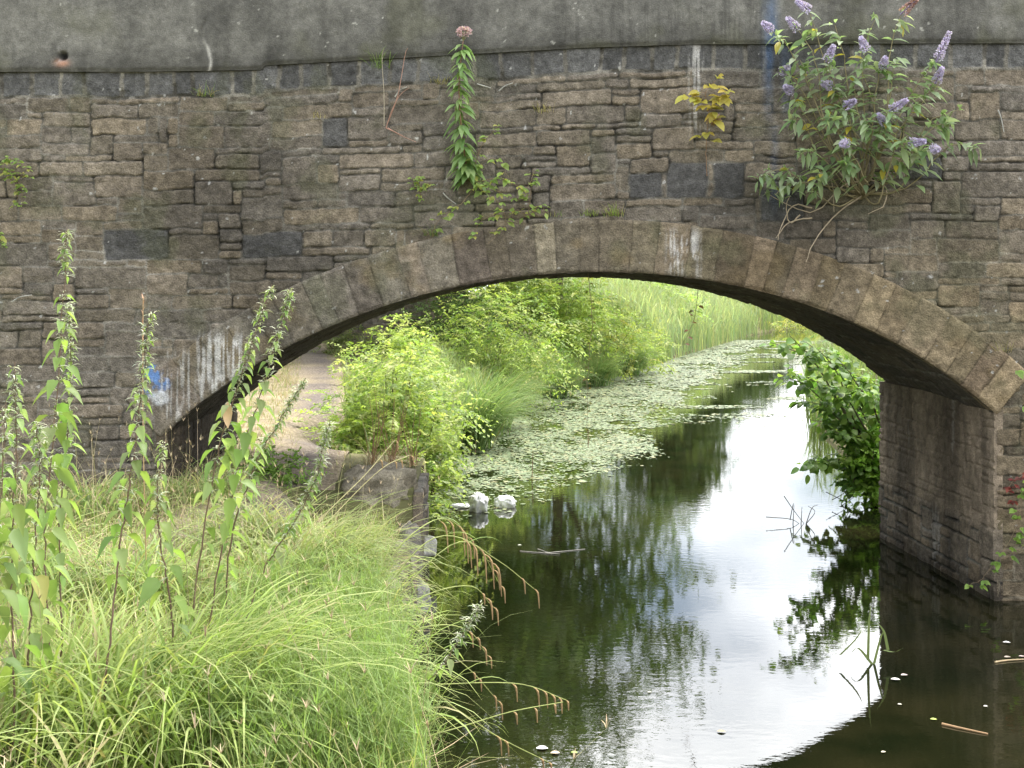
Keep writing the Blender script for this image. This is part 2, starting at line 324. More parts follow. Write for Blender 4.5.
# ------------------------------------------------------------ masonry
class Layout:
    """random coursed rubble: rectangles of one to three thin courses packed together"""
    def __init__(s, u0, u1, v0, v1, seed, rowh=(.05, .088), colw=.045, hp=(.38, .5, .12), wr=(5, 16), special=()):
        r = np.random.RandomState(seed); rows = [v0]
        while rows[-1] < v1: rows.append(rows[-1]+r.uniform(*rowh))
        cols = [u0]
        while cols[-1] < u1: cols.append(cols[-1]+colw*r.uniform(.7, 1.3))
        s.rows = np.array(rows); s.cols = np.array(cols); nr, nc = len(rows)-1, len(cols)-1
        occ = -np.ones((nr, nc), int); rect = []; s.kind = []
        def put(r0, r1, c0, c1, k):
            occ[r0:r1, c0:c1] = len(rect); rect.append((cols[c0], cols[c1], rows[r0], rows[r1])); s.kind.append(k)
        for (a, b, c, d, k) in special:
            c0, c1 = np.searchsorted(cols, [a, b]); r0, r1 = np.searchsorted(rows, [c, d])
            c1 = max(c1, c0+1); r1 = max(r1, r0+1)
            if r1 <= nr and c1 <= nc and (occ[r0:r1, c0:c1] < 0).all(): put(r0, r1, c0, c1, k)
        for i in range(nr):
            j = 0
            while j < nc:
                if occ[i, j] >= 0: j += 1; continue
                h = 1+r.choice(3, p=hp); wd = max(r.randint(*wr), int(h*3.2)) if colw < .06 else r.randint(*wr)
                h = min(h, nr-i); k = 1
                while k < wd and j+k < nc and occ[i, j+k] < 0: k += 1
                while h > 1 and not (occ[i:i+h, j:j+k] < 0).all(): h -= 1
                rest = 0
                while j+k+rest < nc and occ[i, j+k+rest] < 0 and rest < 2: rest += 1
                if rest == 1: k += 1
                put(i, i+h, j, j+k, 0); j += k
        s.occ = occ; s.rect = np.array(rect); s.kind = np.array(s.kind); n = len(rect); s.r = r
        s.off = r.uniform(-1, 1, n); s.tu = r.uniform(-1, 1, n); s.tv = r.uniform(-1, 1, n); s.rnd = r.rand(n)
    def look(s, u, v):
        ri = np.clip(np.searchsorted(s.rows, v)-1, 0, len(s.rows)-2); ci = np.clip(np.searchsorted(s.cols, u)-1, 0, len(s.cols)-2)
        k = s.occ[ri, ci]; q = s.rect[k]
        du = np.minimum(u-q[..., 0], q[..., 1]-u); dv = np.minimum(v-q[..., 2], q[..., 3]-v)
        rad = .03; d = np.minimum(du, dv); cn = (du < rad) & (dv < rad)
        d = np.where(cn, rad-np.hypot(rad-np.minimum(du, rad), rad-np.minimum(dv, rad)), d)
        fu = (u-(q[..., 0]+q[..., 1])/2)/(q[..., 1]-q[..., 0]); fv = (v-(q[..., 2]+q[..., 3])/2)/(q[..., 3]-q[..., 2])
        return k, d, fu, fv
STONES = np.array([1.28, 1.33, 1.42])*np.array([[.13, .104, .074], [.116, .096, .072], [.14, .113, .08], [.104, .088, .068], [.142, .112, .076], [.124, .103, .078], [.112, .092, .066]])
def rubble(u, v, lay, warp=.024, joint=.0022, depth=.0115, cols=STONES, mortar=(.2, .185, .155), pale=.55, tilt=1.0):
    uw = u+(fbm(u, v, 5, 1)-.5)*warp*2+(fbm(u, v, 22, 2, 2)-.5)*warp*.45; vw = v+(fbm(u, v, 4, 5)-.5)*warp*1.7+(fbm(u, v, 20, 6, 2)-.5)*warp*.4
    k, d, fu, fv = lay.look(uw, vw)
    jv = joint*(.5+1.2*fbm(u, v, 3, 8, 2))
    on_ = sstep(0, .009, d-jv-np.where((lay.kind[k] == 2) & (v > Z0-.3), .013, 0))
    rough = (fbm(u, v, 8, 11, 6, .68)-.5)*.032
    h = on_*(depth+lay.off[k]*.008*tilt+fu*lay.tu[k]*.012*tilt+fv*lay.tv[k]*.01*tilt)+rough*(.35+.65*on_)
    mo = fbm(u, v, 2.3, 15, 4)+np.where(v > Z0-.3, .25, 0); flush = sstep(.4, .58, mo)
    h = h+(1-on_)*(flush*.011-(1-flush)*.006)
    void = sstep(.47, .36, fbm(u, v, 6, 17, 3))*(1-on_); h = h-.014*void
    base = cols[(lay.rnd[k]*len(cols)).astype(int)]*(.86+.28*np.abs(lay.tu[k]))[..., None]
    base = np.where((lay.kind[k] == 1)[..., None], np.array([.085, .082, .078]), base)
    base = np.where((lay.kind[k] == 2)[..., None], np.array([.098, .096, .092])*(.65+.7*lay.rnd[k])[..., None], base)
    grain = fbm(u, v, 22, 21, 5, .75)
    base = base*(.4+1.2*grain)[..., None]; big = fbm(u, v, 1.3, 25, 4); base = base*(.72+.56*big)[..., None]
    pale_m = sstep(.52, .7, fbm(u, v, 3.2, 31, 4)+np.where(v > Z0-.3, .05, 0))*pale
    mc = np.array(mortar)*(.42+.33*flush+pale_m*.8)[..., None]*(1-.5*void)[..., None]
    c = base*on_[..., None]+mc*(1-on_)[..., None]
    return h, c, on_
def patch(acc, us, vs, mapf, hf, mask=None, skirt=.06):
    U, V = np.meshgrid(us, vs); h, c = hf(U, V); nv, nu = U.shape
    if skirt:
        h = h.copy(); e = np.zeros_like(h, bool)
    P = mapf(U, V, h); i = np.arange(nv-1)[:, None]*nu+np.arange(nu-1)[None]; F = np.stack([i, i+1, i+nu+1, i+nu], -1)
    if mask is not None:
        k = mask(U, V); ok = k[:-1, :-1] & k[1:, :-1] & k[:-1, 1:] & k[1:, 1:]; F = F[ok]
        used = np.zeros(nv*nu, bool); used[F.ravel()] = True; idx = -np.ones(nv*nu, int); idx[used] = np.arange(used.sum())
        acc.add(P.reshape(-1, 3)[used], idx[F], c.reshape(-1, 3)[used]); return
    acc.add(P.reshape(-1, 3), F.reshape(-1, 4), c.reshape(-1, 3))
    if skirt:
        B = mapf(U, V, np.full_like(h, -skirt))
        for s in (np.s_[0, :], np.s_[-1, ::-1], np.s_[::-1, 0], np.s_[:, -1]):
            a, b, cc = P[s], B[s], c[s]; n = len(a); j = np.arange(n-1)
            acc.add(np.concatenate([a, b]), np.stack([j, j+n, j+n+1, j+1], -1), np.concatenate([cc, cc]))
YF, YB = 11.07, 14.0
# intrados measured from the photograph
ipx = np.array([(163, 440), (183, 414), (207, 393), (236, 373), (267, 357), (303, 340), (340, 324), (385, 308), (430, 294), (475, 282), (520, 275), (563, 271.5), (607, 271), (645, 272.5), (680, 276), (725, 283), (770, 293), (814, 306), (850, 321), (881, 337), (915, 355), (949, 375), (975, 394), (996, 414)], float)
IX = (ipx[:, 0]-512)*YF/FPX; IZ = EYE-(ipx[:, 1]-HOR)*YF/FPX
A_ = np.c_[2*IX, 2*IZ, np.ones(len(IX))]; sol = np.linalg.lstsq(A_, IX**2+IZ**2, rcond=None)[0]; CX, CZ = sol[0], sol[1]
th_ = np.arctan2(IX-CX, IZ-CZ); pf = np.polyfit(th_, np.hypot(IX-CX, IZ-CZ), 4)
XL, XR = IX[0], IX[-1]; TH0, TH1 = th_[0], th_[-1]
def arc_pt(th, t):
    """point at angle th from the vertical, t metres outside the intrados"""
    r = np.polyval(pf, th)+t; return CX+r*np.sin(th), CZ+r*np.cos(th)
RAD = float(np.polyval(pf, 0)); SA = RAD*(TH1-TH0)
def radial(x, z):
    th = np.arctan2(x-CX, z-CZ); return np.hypot(x-CX, z-CZ)-np.polyval(pf, np.clip(th, TH0, TH1)), th
RT = .5
cb_px = np.array([(-600, 74), (0, 72.5), (130, 72.5), (240, 71), (262, 70.5), (266, 66), (380, 60), (520, 52), (600, 48), (700, 45), (1024, 44), (1600, 44)], float)
def cop_z(x): return EYE-(np.interp(x*FPX/YF+512, cb_px[:, 0], cb_px[:, 1])-HOR)*YF/FPX
Z0, Z1 = float(cop_z(-3)), 5.6
def rise(x, z): return (cop_z(x)-Z0)*np.clip(z/Z0, 0, 1.1)**2
wallx0, wallx1 = -9.0, 9.0
def bx(a, b, c, d, k):     # a stone given by its box in the photograph
    p, q = at(a, d, YF), at(b, c, YF); x = (p[0]+q[0])/2; return (p[0], q[0], p[2]-rise(x, p[2]), q[2]-rise(x, q[2]), k)
spec = [bx(*b) for b in [(100, 165, 235, 262, 1), (237, 300, 237, 263, 1), (626, 661, 174, 200, 1), (664, 706, 172, 200, 1), (709, 744, 170, 198, 1), (318, 345, 123, 150, 1), (903, 941, 160, 188, 2), (928, 955, 186, 216, 0), (965, 998, 96, 125, 0), (280, 312, 163, 187, 0), (174, 222, 127, 148, 0), (222, 270, 126, 148, 0), (755, 800, 195, 222, 2)]]
x = wallx0; rr_ = np.random.RandomState(8)
while x < wallx1:                               # the row of blue-grey blocks under the parapet
    wd = rr_.uniform(.2, .36); spec.append((x, x+wd, Z0-.25, Z0-.02, 2)); x += wd
lay_w = Layout(wallx0, wallx1, -.9, Z0+.03, 21, special=spec)
def px_of(x, z): return x*FPX/YF+512, HOR+(EYE-z)*FPX/YF
def blob(x, z, px, py, rx, ry, o):
    X, Y = px_of(x, z); d = ((X-px)/rx)**2+((Y-py)/ry)**2
    return sstep(1.15, .35, d+(fbm(x, z, 9, o, 5, .65)-.5)*2.2)
def streaks(x, z, x0, x1, y0, y1, o, dens=.5):
    X, Y = px_of(x, z); n = fbm(x*6, z*.25, 9, o, 3); e = fbm(x*3, z*1.2, 6, o+2, 4)
    return sstep(dens, dens+.16, n*.65+e*.35)*sstep(x0-6, x0+6, X)*sstep(x1+6, x1-6, X)*sstep(y0-8, y0+8, Y)*sstep(y1+25, y1-15, Y)
BLUE = np.array([.075, .15, .3])
def paint(x, z, c):
    """old paint, lime runs and soot that really are on the stone"""
    def mixc(c, col, m): return c*(1-m[..., None])+np.array(col)*m[..., None]
    X, Y = px_of(x, z)
    c = mixc(c, [.1, .22, .48], blob(x, z, 155, 378, 17, 17, 41)*.8*sstep(.36, .52, fbm(x, z, 17, 47, 4)))
    c = mixc(c, [.6, .62, .64], blob(x, z, 160, 396, 11, 9, 48)*.6)
    c = mixc(c, BLUE, np.exp(-((X-768)/5)**2)*sstep(150, 60, Y)*(.25+.5*fbm(x, z*.3, 14, 43))*.8)
    c = mixc(c, BLUE, np.exp(-((X-785)/5)**2)*sstep(70, 130, Y+60)*sstep(128, 100, Y)*(.1+.5*fbm(x, z*.3, 14, 44))*.6)
    c = mixc(c, BLUE, np.exp(-((X-774)/4)**2)*sstep(100, 150, Y)*sstep(225, 190, Y)*(.1+.5*fbm(x, z*.3, 14, 45))*.5)
    c = mixc(c, [.55, .54, .52], streaks(x, z, 198, 246, 335, 395, 51, .44)*.75)
    c = mixc(c, [.5, .49, .47], streaks(x, z, 155, 198, 352, 420, 52, .52)*.5)
    c = mixc(c, [.6, .58, .55], streaks(x, z, 668, 700, 232, 270, 53, .46)*.8)
    c = mixc(c, [.55, .53, .5], streaks(x, z, 690, 704, 45, 130, 54, .47)*.6)
    spots = sstep(.87, .9, fbm(x, z, 21, 61, 2)); c = mixc(c, [.45, .44, .41], spots*.8)
    soot = sstep(.5, .72, fbm(x, z, .8, 63, 4)); c = c*(1-.32*soot)[..., None]
    damp = sstep(.7, .1, z+.25*(fbm(x, z, 3, 64)-.5)); c = c*(1-.45*damp)[..., None]
    moss = sstep(.58, .74, fbm(x, z, 2.6, 66, 5)); c = mixc(c, [.075, .08, .04], moss*.35)
    return c
bridge = thing('stone_bridge', 'old stone arch bridge with brown rubble walls and grey concrete parapet over the canal', 'bridge', (0.65, YF, 0))
def hf_wall(U, V):
    v = V-rise(U, V); flat = sstep(2.0, 4.2, U)*sstep(3.9, 3.4, V)
    h, c, on_ = rubble(U, v, lay_w)
    X, Y = px_of(U, V)
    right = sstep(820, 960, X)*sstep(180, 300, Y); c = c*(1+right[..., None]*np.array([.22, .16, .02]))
    return h, paint(U, V, c)
us = np.unique(np.round(np.concatenate([np.arange(wallx0, -6, .03), np.arange(-6, 6, .0115), np.arange(6, wallx1, .03), [XL, XR]]), 4)); vs = np.arange(-.85, Z1, .0115)
acc = Acc()
def m_wall(U, V):
    t, th = radial(U, V); inside = (V > CZ) & (th > TH0+.012) & (th < TH1-.012) & (t < RT-.1)
    zs = np.where(U < CX, IZ[0], IZ[-1]); low = (U > XL+.001) & (U < XR-.001) & (V < zs+.35)
    core = (U > XL) & (U < XR) & (t < .1)
    return (V < cop_z(U)+.05) & ~inside & ~low & ~core
patch(acc, us, vs, lambda U, V, h: np.stack([U, YF-h, V], -1), hf_wall, m_wall)
WALL = acc.build('spandrel_wall', M['stone'], bridge)
# arch ring, front face, worked in (distance along the arch, distance out)
def joints(n, seed):
    r = np.random.RandomState(seed); wd = r.uniform(.75, 1.3, n); return np.concatenate([[0], np.cumsum(wd)/wd.sum()])*SA
VJ = joints(36, 4)
vr = np.random.RandomState(9); vcol = np.array([.152, .129, .098])*np.where(vr.rand(40, 1) > .85, 1.3, 1)*vr.uniform(.78, 1.15, (40, 1))*vr.uniform(.97, 1.03, (40, 3)); voff = vr.uniform(-1, 1, 40)
def hf_ring(U, V):
    sw = U+(fbm(U, V, 5, 71)-.5)*.03+V*.02*np.sin(U*7); k = np.clip(np.searchsorted(VJ, sw)-1, 0, 35)
    d = np.minimum(sw-VJ[k], VJ[k+1]-sw); on_ = sstep(.0, .01, d)
    h = .024+on_*(.007+voff[k]*.009)+(fbm(U, V, 8, 72, 5, .6)-.5)*.026
    edge = np.minimum(V+.004, RT-V); h = h-.018*(1-sstep(0, .025, edge+(fbm(U, V, 6, 73)-.5)*.03))
    th = TH0+U/RAD; x, z = arc_pt(th, V)
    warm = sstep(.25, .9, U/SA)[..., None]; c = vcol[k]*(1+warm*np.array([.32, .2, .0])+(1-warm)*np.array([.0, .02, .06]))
    pal = (vr.rand(40)[k] > .82)
    c = c*(.4+1.2*fbm(U, V, 20, 74, 5, .75))[..., None]
    rust = sstep(.6, .75, fbm(U, V, 2.2, 75, 4)); c = c*(1-rust[..., None]*.4)+np.array([.2, .145, .07])*rust[..., None]*.4
    c = c*(.5+.5*on_)[..., None]
    return h, paint(x, z, c)
acc = Acc()
def map_ring(U, V, h):
    x, z = arc_pt(TH0+U/RAD, V); return np.stack([x, YF-h, z], -1)
patch(acc, np.arange(0, SA+.01, .0125), np.linspace(-.004, RT, 42), map_ring, hf_ring, skirt=.12)
acc.build('arch_ring', M['stone'], bridge)
# barrel of the arch
lay_b = Layout(-.3, SA+.3, YF-.1, YB+.2, 33, rowh=(.16, .3), colw=.12, hp=(.7, .25, .05), wr=(2, 4))
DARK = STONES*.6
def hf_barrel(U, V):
    h, c, on_ = rubble(U, V, lay_b, .02, .006, .016, DARK, pale=.25); c = c*(.35+.65*sstep(.08, .4, U/SA))[..., None]  # colour darkened towards the left end, painting in the deep shade there
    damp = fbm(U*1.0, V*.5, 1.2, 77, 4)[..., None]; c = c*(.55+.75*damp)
    return h, c
def map_barrel(U, V, h):
    x, z = arc_pt(TH0+U/RAD, -h+.012); return np.stack([x, V, z], -1)
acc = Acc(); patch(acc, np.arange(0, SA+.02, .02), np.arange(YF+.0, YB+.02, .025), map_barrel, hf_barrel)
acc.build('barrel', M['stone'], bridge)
# inner faces of the two abutments
lay_a = Layout(YF-.3, YB+.3, -.9, 2.2, 37, rowh=(.07, .12), colw=.1, hp=(.4, .45, .15), wr=(2, 5))
def hf_abut(U, V):
    h, c, on_ = rubble(U, V, lay_a, .02, .006, .03, STONES*np.array([1.08, 1.0, .92]), pale=.5)
    up = sstep(.62, .72, V+.05*(fbm(U, V, 3, 81)-.5))            # the upper part carries a coat of old render
    c2 = np.array([.27, .215, .155])*(.3+1.3*fbm(U*2, V*.8, 2.2, 82, 5, .6))[..., None]
    h = h*(1-.6*up)+up*(.012+(fbm(U, V, 5, 83, 6, .65)-.5)*.04); c = c*(1-up[..., None])*np.array([.85, .88, .9])+c2*up[..., None]
    st = sstep(.45, .7, fbm(U*3.4, V*.5, .9, 84, 5, .6)); c = c*(1-.45*st)[..., None]
    lime = sstep(.66, .8, fbm(U*4, V*.6, 2, 85, 4)); c = c*(1-.4*lime[..., None])+np.array([.4, .38, .34])*.4*lime[..., None]
    edge = sstep(.1, .6, U-YF); c = c*(1-.45*edge*sstep(.3, .9, V)*(.4+.9*fbm(U, V, 1.2, 87, 4)))[..., None]  # painted falloff: lighter at the lit near edge, darker further in
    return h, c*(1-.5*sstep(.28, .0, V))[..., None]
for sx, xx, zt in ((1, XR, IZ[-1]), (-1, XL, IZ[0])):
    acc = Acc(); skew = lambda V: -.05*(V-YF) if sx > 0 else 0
    patch(acc, np.arange(YF-.012, YB+.02, .0125), np.arange(-.85, zt+.1, .0125), (lambda U, V, h, sx=sx, xx=xx: np.stack([xx-sx*h+(-.055*(U-YF) if sx > 0 else 0*U), U, V], -1)), hf_abut if sx > 0 else (lambda U, V: (hf_abut(U, V)[0], hf_abut(U, V)[1]*.3)))  # left face coloured much darker, standing in for the lack of light
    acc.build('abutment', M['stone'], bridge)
# solid core behind the faces, back wall included
def build_core():
    acc = Acc(); xs = np.concatenate([np.linspace(wallx0, XL+.03, 6), arc_pt(np.linspace(TH0, TH1, 60), .045)[0][1:-1], np.linspace(XR-.03, wallx1, 6)])
    ins = (xs > XL+.02) & (xs < XR-.02); bot = np.where(ins, 0, -.9).astype(float)
    ths = np.linspace(TH0, TH1, 400); ax, az = arc_pt(ths, .045); bot[ins] = np.interp(xs[ins], ax, az)
    q = []
    xs2 = []; b2 = []
    for i in range(len(xs)):
        xs2.append(xs[i]); b2.append(bot[i])
        if i+1 < len(xs) and ins[i] != ins[i+1]: 
            xn = (XL+.0-.03 if ins[i+1] else XR+.03); e = bot[i+1] if ins[i+1] else bot[i]
            xs2 += [xn, xn+1e-4]; b2 += [bot[i], bot[i+1]]
    xs = np.array(xs2); bot = np.array(b2); n = len(xs); top = np.full(n, 4.75)
    y0, y1 = YF+.045, YB
    for k in range(n-1):
        v = [(xs[k+d], y, z) for y in (y0, y1) for d in (0, 1) for z in (bot[k+d], top[k+d])]
        acc.add(v, [[0, 2, 3, 1], [4, 5, 7, 6], [0, 4, 6, 2], [1, 3, 7, 5]], (.11, .095, .075))
    acc.build('masonry_core', M['stone'], bridge, smooth=False)
    # back parapet wall
    acc = Acc(); xx = np.linspace(wallx0, wallx1, 60); zt = cop_z(xx)+.7
    for k in range(59):
        v = [(xx[k+d], y, z) for y in (YB-.42, YB+.03) for d in (0, 1) for z in (4.7, zt[k+d])]
        acc.add(v, [[0, 2, 3, 1], [4, 5, 7, 6], [0, 4, 6, 2], [1, 3, 7, 5]], (.12, .11, .095))
    acc.build('rear_parapet', M['concrete'], bridge, smooth=False)
    acc = Acc(); 
    v = [(xs_, y, z) for xs_ in (wallx0, wallx1) for y in (YF+.05, YF+.44) for z in (4.7, 5.25)]
    acc.add(v, [[0, 1, 3, 2], [4, 6, 7, 5], [0, 4, 5, 1], [2, 3, 7, 6]], (.11, .095, .075)); acc.build('parapet_backing', M['stone'], bridge, smooth=False)
build_core()
# concrete parapet beam
PROUD = .055; COPH = .72
def hf_cop(U, V):                                   # V: 0 bottom edge to 1 top edge
    z = cop_z(U)+V*COPH; X, Y = px_of(U, z)
    h = (fbm(U, z, 2.5, 91, 5)-.5)*.02+(fbm(U, z, 25, 92, 3)-.5)*.005
    hole = np.exp(-(((X-65)/4.5)**2+((Y-57)/4.5)**2)**2); h = h-hole*.05
    h = h-.018*sstep(.06, .0, V+.03*(fbm(U, z, 6, 93)-.5))
    cx = 206+4*np.sin(Y*.13)+5*(fbm(Y*.1, 2, 1, 94)-.5); crack = np.exp(-((X-cx)/1.3)**2)*sstep(15, 25, Y); h = h-crack*.012
    c = np.array([.135, .13, .114])*(.45+1.1*fbm(U*1.2, z*.9, 1.5, 95, 7, .68))[..., None]
    c = c*(.6+.8*fbm(U, z, 28, 96, 4, .7))[..., None]
    run = sstep(.5, .8, fbm(U*2.2, z*.4, 2, 97, 6, .6)); c = c*(1-.35*run)[..., None]
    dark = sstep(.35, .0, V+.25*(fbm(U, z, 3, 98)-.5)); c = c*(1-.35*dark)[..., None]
    moss = sstep(.52, .68, fbm(U, z, 1.7, 99, 5)); c = c*(1-.3*moss[..., None])+np.array([.1, .1, .05])*.3*moss[..., None]
    lich = sstep(.83, .87, fbm(U, z, 17, 101, 3)); c = c*(1-lich[..., None]*.7)+np.array([.42, .41, .36])*.7*lich[..., None]
    wh = np.exp(-((X-cx-2.2)/1.6)**2)*sstep(35, 50, Y); c = c*(1-wh[..., None]*.8)+np.array([.5, .48, .44])*.8*wh[..., None]
    ru = np.exp(-((X-64)/6)**2-((Y-64)/3.5)**2); c = c*(1-ru[..., None])+np.array([.36, .15, .07])*ru[..., None]
    wp = np.exp(-((X-60)/9)**2-((Y-58)/8)**2)*.5*sstep(.4, .6, fbm(U, z, 12, 103)); c = c*(1-wp[..., None])+np.array([.5, .48, .45])*wp[..., None]
    c = c*(1-.93*hole)[..., None]
    rst = streaks(U, z, 560, 770, 0, 52, 105, .52); c = c*(1-.25*rst)[..., None]
    bl = np.exp(-((X-770)/7)**2)*(.1+.5*fbm(U*2, z*.3, 9, 106)); c = c*(1-bl[..., None])+BLUE*bl[..., None]
    return h, c
acc = Acc(); cus = np.concatenate([np.arange(wallx0, -6, .04), np.arange(-6, 6, .0125), np.arange(6, wallx1+.04, .04)])
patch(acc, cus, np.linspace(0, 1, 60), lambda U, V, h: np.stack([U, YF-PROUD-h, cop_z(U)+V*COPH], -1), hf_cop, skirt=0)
n = len(cus); y0, y1 = YF-PROUD, YF+.45; zb, zt = cop_z(cus), cop_z(cus)+COPH; j = np.arange(n-1); hb, hc = hf_cop(cus, 0*cus); ht, hc2 = hf_cop(cus, 0*cus+1)
acc.add(np.concatenate([np.c_[cus, y0-hb, zb], np.c_[cus, np.full(n, y1), zb], np.c_[cus, y0-ht, zt], np.c_[cus, np.full(n, y1), zt]]),
        np.concatenate([np.stack([j, j+n, j+n+1, j+1], -1), np.stack([j+2*n, j+2*n+1, j+3*n+1, j+3*n], -1), np.stack([j+n, j+3*n, j+3*n+1, j+n+1], -1)]), np.concatenate([hc, hc, hc2, hc2]))
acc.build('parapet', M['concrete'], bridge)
# little pale runs of lime and root ends sticking out of the joints
for k, pts in enumerate([[(400, 268), (404, 262), (410, 259)], [(478, 259), (484, 258), (491, 261)], [(500, 267), (505, 262), (513, 259)], [(443, 193), (449, 199), (456, 204)], [(998, 110), (1001, 118), (1004, 132)], [(12, 302), (20, 297), (32, 295)]]):
    if k in (0,): pts = [(395, 97), (400, 90), (407, 87)]
    if k == 1: pts = [(477, 84), (484, 86), (491, 88)]
    if k == 2: pts = [(499, 91), (505, 86), (513, 83)]
    a = Acc(); tube(a, curve([at(p[0], p[1], YF-.03-.015*i) for i, p in enumerate(pts)], 7), .007, .004, (.45, .44, .4)); a.build('lime_drip', M['plastic'], WALL)

# canal side wall in front of the bridge and under it
lay_c = Layout(2.5, 15.2, -.9, 1.1, 43, rowh=(.1, .2), colw=.14, hp=(.6, .3, .1), wr=(2, 4))
def hf_canal(U, V):
    h, c, o_ = rubble(U, V, lay_c, .03, .012, .03, STONES*.8, pale=.3); return h, c*(1-.5*sstep(.3, .05, V))[..., None]
acc = Acc(); patch(acc, np.arange(2.6, 12.9, .02), np.arange(-.8, .97, .02), lambda U, V, h: np.stack([Lx(U)+.01+h, U, -.8+(V+.8)*(ground_z(Lx(U)-.12, U)+.74)/1.77], -1), hf_canal)
tag(acc.build('canal_wall', M['stone']), 'low dark stone wall holding the grassy bank above the water', 'wall')
# ------------------------------------------------------------ stones at the canal edge
def rock(name, c, size, rz, seed, colr, label, cat='stone', m='stone', rough=.12, blocky=4.0, sink=0):
    n = 26; u = np.linspace(-math.pi, math.pi, 2*n+1)[:-1]; v = np.linspace(-math.pi/2, math.pi/2, n)
    U, V = np.meshgrid(u, v); d = np.stack([np.cos(V)*np.cos(U), np.cos(V)*np.sin(U), np.sin(V)], -1)
    cr_ = .35*np.abs(fbm(d[..., 0]*3+d[..., 2]*2, d[..., 1]*3-d[..., 2]*2, 1.9, seed+9, 4, .6)-.5) if m == 'plastic' else np.zeros(d.shape[:2])
    q = (1-2*cr_)[..., None]*d/(np.sum(np.abs(d)**blocky, -1, keepdims=True)**(1/blocky))
    nn = fbm(d[..., 0]*2+seed*3+d[..., 2], d[..., 1]*2+d[..., 2]*1.7, 1.6, seed, 5, .55); q = q*(1+rough*2*(nn-.5))[..., None]
    P = q*np.array(size)/2; cz, sz = math.cos(rz), math.sin(rz)
    P = np.stack([P[..., 0]*cz-P[..., 1]*sz, P[..., 0]*sz+P[..., 1]*cz, P[..., 2]], -1)+np.array(c)
    m2 = 2*n; i = np.arange(n-1)[:, None]*m2; j = np.arange(m2)[None]; F = np.stack([i+j, i+(j+1) % m2, i+m2+(j+1) % m2, i+m2+j], -1).reshape(-1, 4)
    g = fbm(P[..., 0]*1.0+P[..., 2], P[..., 1]+P[..., 2], 6, seed+3, 4)[..., None]
    a = Acc(); a.add(P.reshape(-1, 3), F, (np.array(colr)*(.55+.9*g)).reshape(-1, 3)); return tag(a.build(name, M[m]), label, cat)
c0 = at(377, 494, 11.65); rock('kerb_stone', (c0[0]+.0, 11.75, .93), (.7, .75, .5), .1, 1, (.215, .19, .14), 'large pale rounded edging stone at the corner of the towpath under the arch', rough=.34, blocky=5.)
rock('fallen_stone', (-.99, 11.05, .42), (.2, .36, .62), .25, 2, (.19, .175, .15), 'rough grey upright stone standing in the water below the pale edging stone', rough=.2)
rock('fallen_stone', (-.9, 10.7, .12), (.22, .28, .3), .6, 3, (.24, .23, .21), 'small pale grey stone lying at the waterline in front of the grassy bank', rough=.2)
rock('fallen_stone', (-.9, 12.1, .3), (.2, .2, .2), .4, 5, (.4, .39, .36), 'small whitish stone low on the bank edge beside the pale edging stone', rough=.2)
# bags
def bag(c, size, rz, seed, label):
    rock('plastic_bag', c, size, rz, seed, (.7, .71, .72), label, 'bag', 'plastic', .32, 2.4)
b1 = on(478, 512, 0); b2 = on(505, 508, 0)
bag((b1[0], b1[1]+.1, .08), (.27, .33, .31), .3, 11, 'taller crumpled white plastic bag floating among the lily pads, nearer the bank')
bag((b2[0], b2[1]+.12, .05), (.3, .28, .21), -.2, 12, 'flatter crumpled white plastic bag with grey folds floating beside a taller one')
b3 = on(462, 507, 0); bag((b3[0], b3[1], .015), (.34, .2, .06), .1, 13, 'thin white plastic scrap lying flat on the water left of two bags')

# ------------------------------------------------------------ foreground bank: grass
G_YEL = [(.27, .345, .09), (.24, .32, .08), (.32, .38, .15), (.21, .3, .075), (.25, .335, .085)]
G_GRN = [(.19, .28, .09), (.22, .31, .11), (.26, .33, .14), (.16, .24, .08)]
G_STRAW = [(.42, .36, .2), (.36, .31, .17), (.3, .27, .12)]
def strew(n, x0, x1, y0, y1, cond=None, r=rng):
    x = r.uniform(x0, x1, n); y = r.uniform(y0, y1, n); k = np.ones(n, bool) if cond is None else cond(x, y)
    x, y = x[k], y[k]; return np.stack([x, y, ground_z(x, y)-.01], -1)
def on_bank(x, y): return (Lx(y)-x > .03) & ~((y > 9.6) & (Lx(y)-x < 1.25)) & ((np.abs(x-path_x(y)) > path_w(y)*.8) | (y < 9.6))
acc = Acc()
B = strew(46000, -6.5, 1.0, 2.6, 10.9, on_bank); d = np.clip(fbm(B[:, 0], B[:, 1], .9, 5)*1.6-.2, .2, 1.2); n = len(B)
L = rng.uniform(.18, .5, n)*d*np.clip(1.25-.06*np.maximum(B[:, 1]-4, 0), .5, 1.2)
col = palette(n, G_GRN*2+G_YEL*3+G_STRAW, .25)
blades(acc, B, rng.uniform(0, 6.283, n), L, rng.uniform(.004, .008, n), rng.uniform(0, .5, n), rng.uniform(.2, 1.7, n), col, 3, (.34, .33, .13))
tag(acc.build('bank_grass', M['matt_leaf']), 'fine yellow-green grass covering the near canal bank', 'grass', kind='stuff')
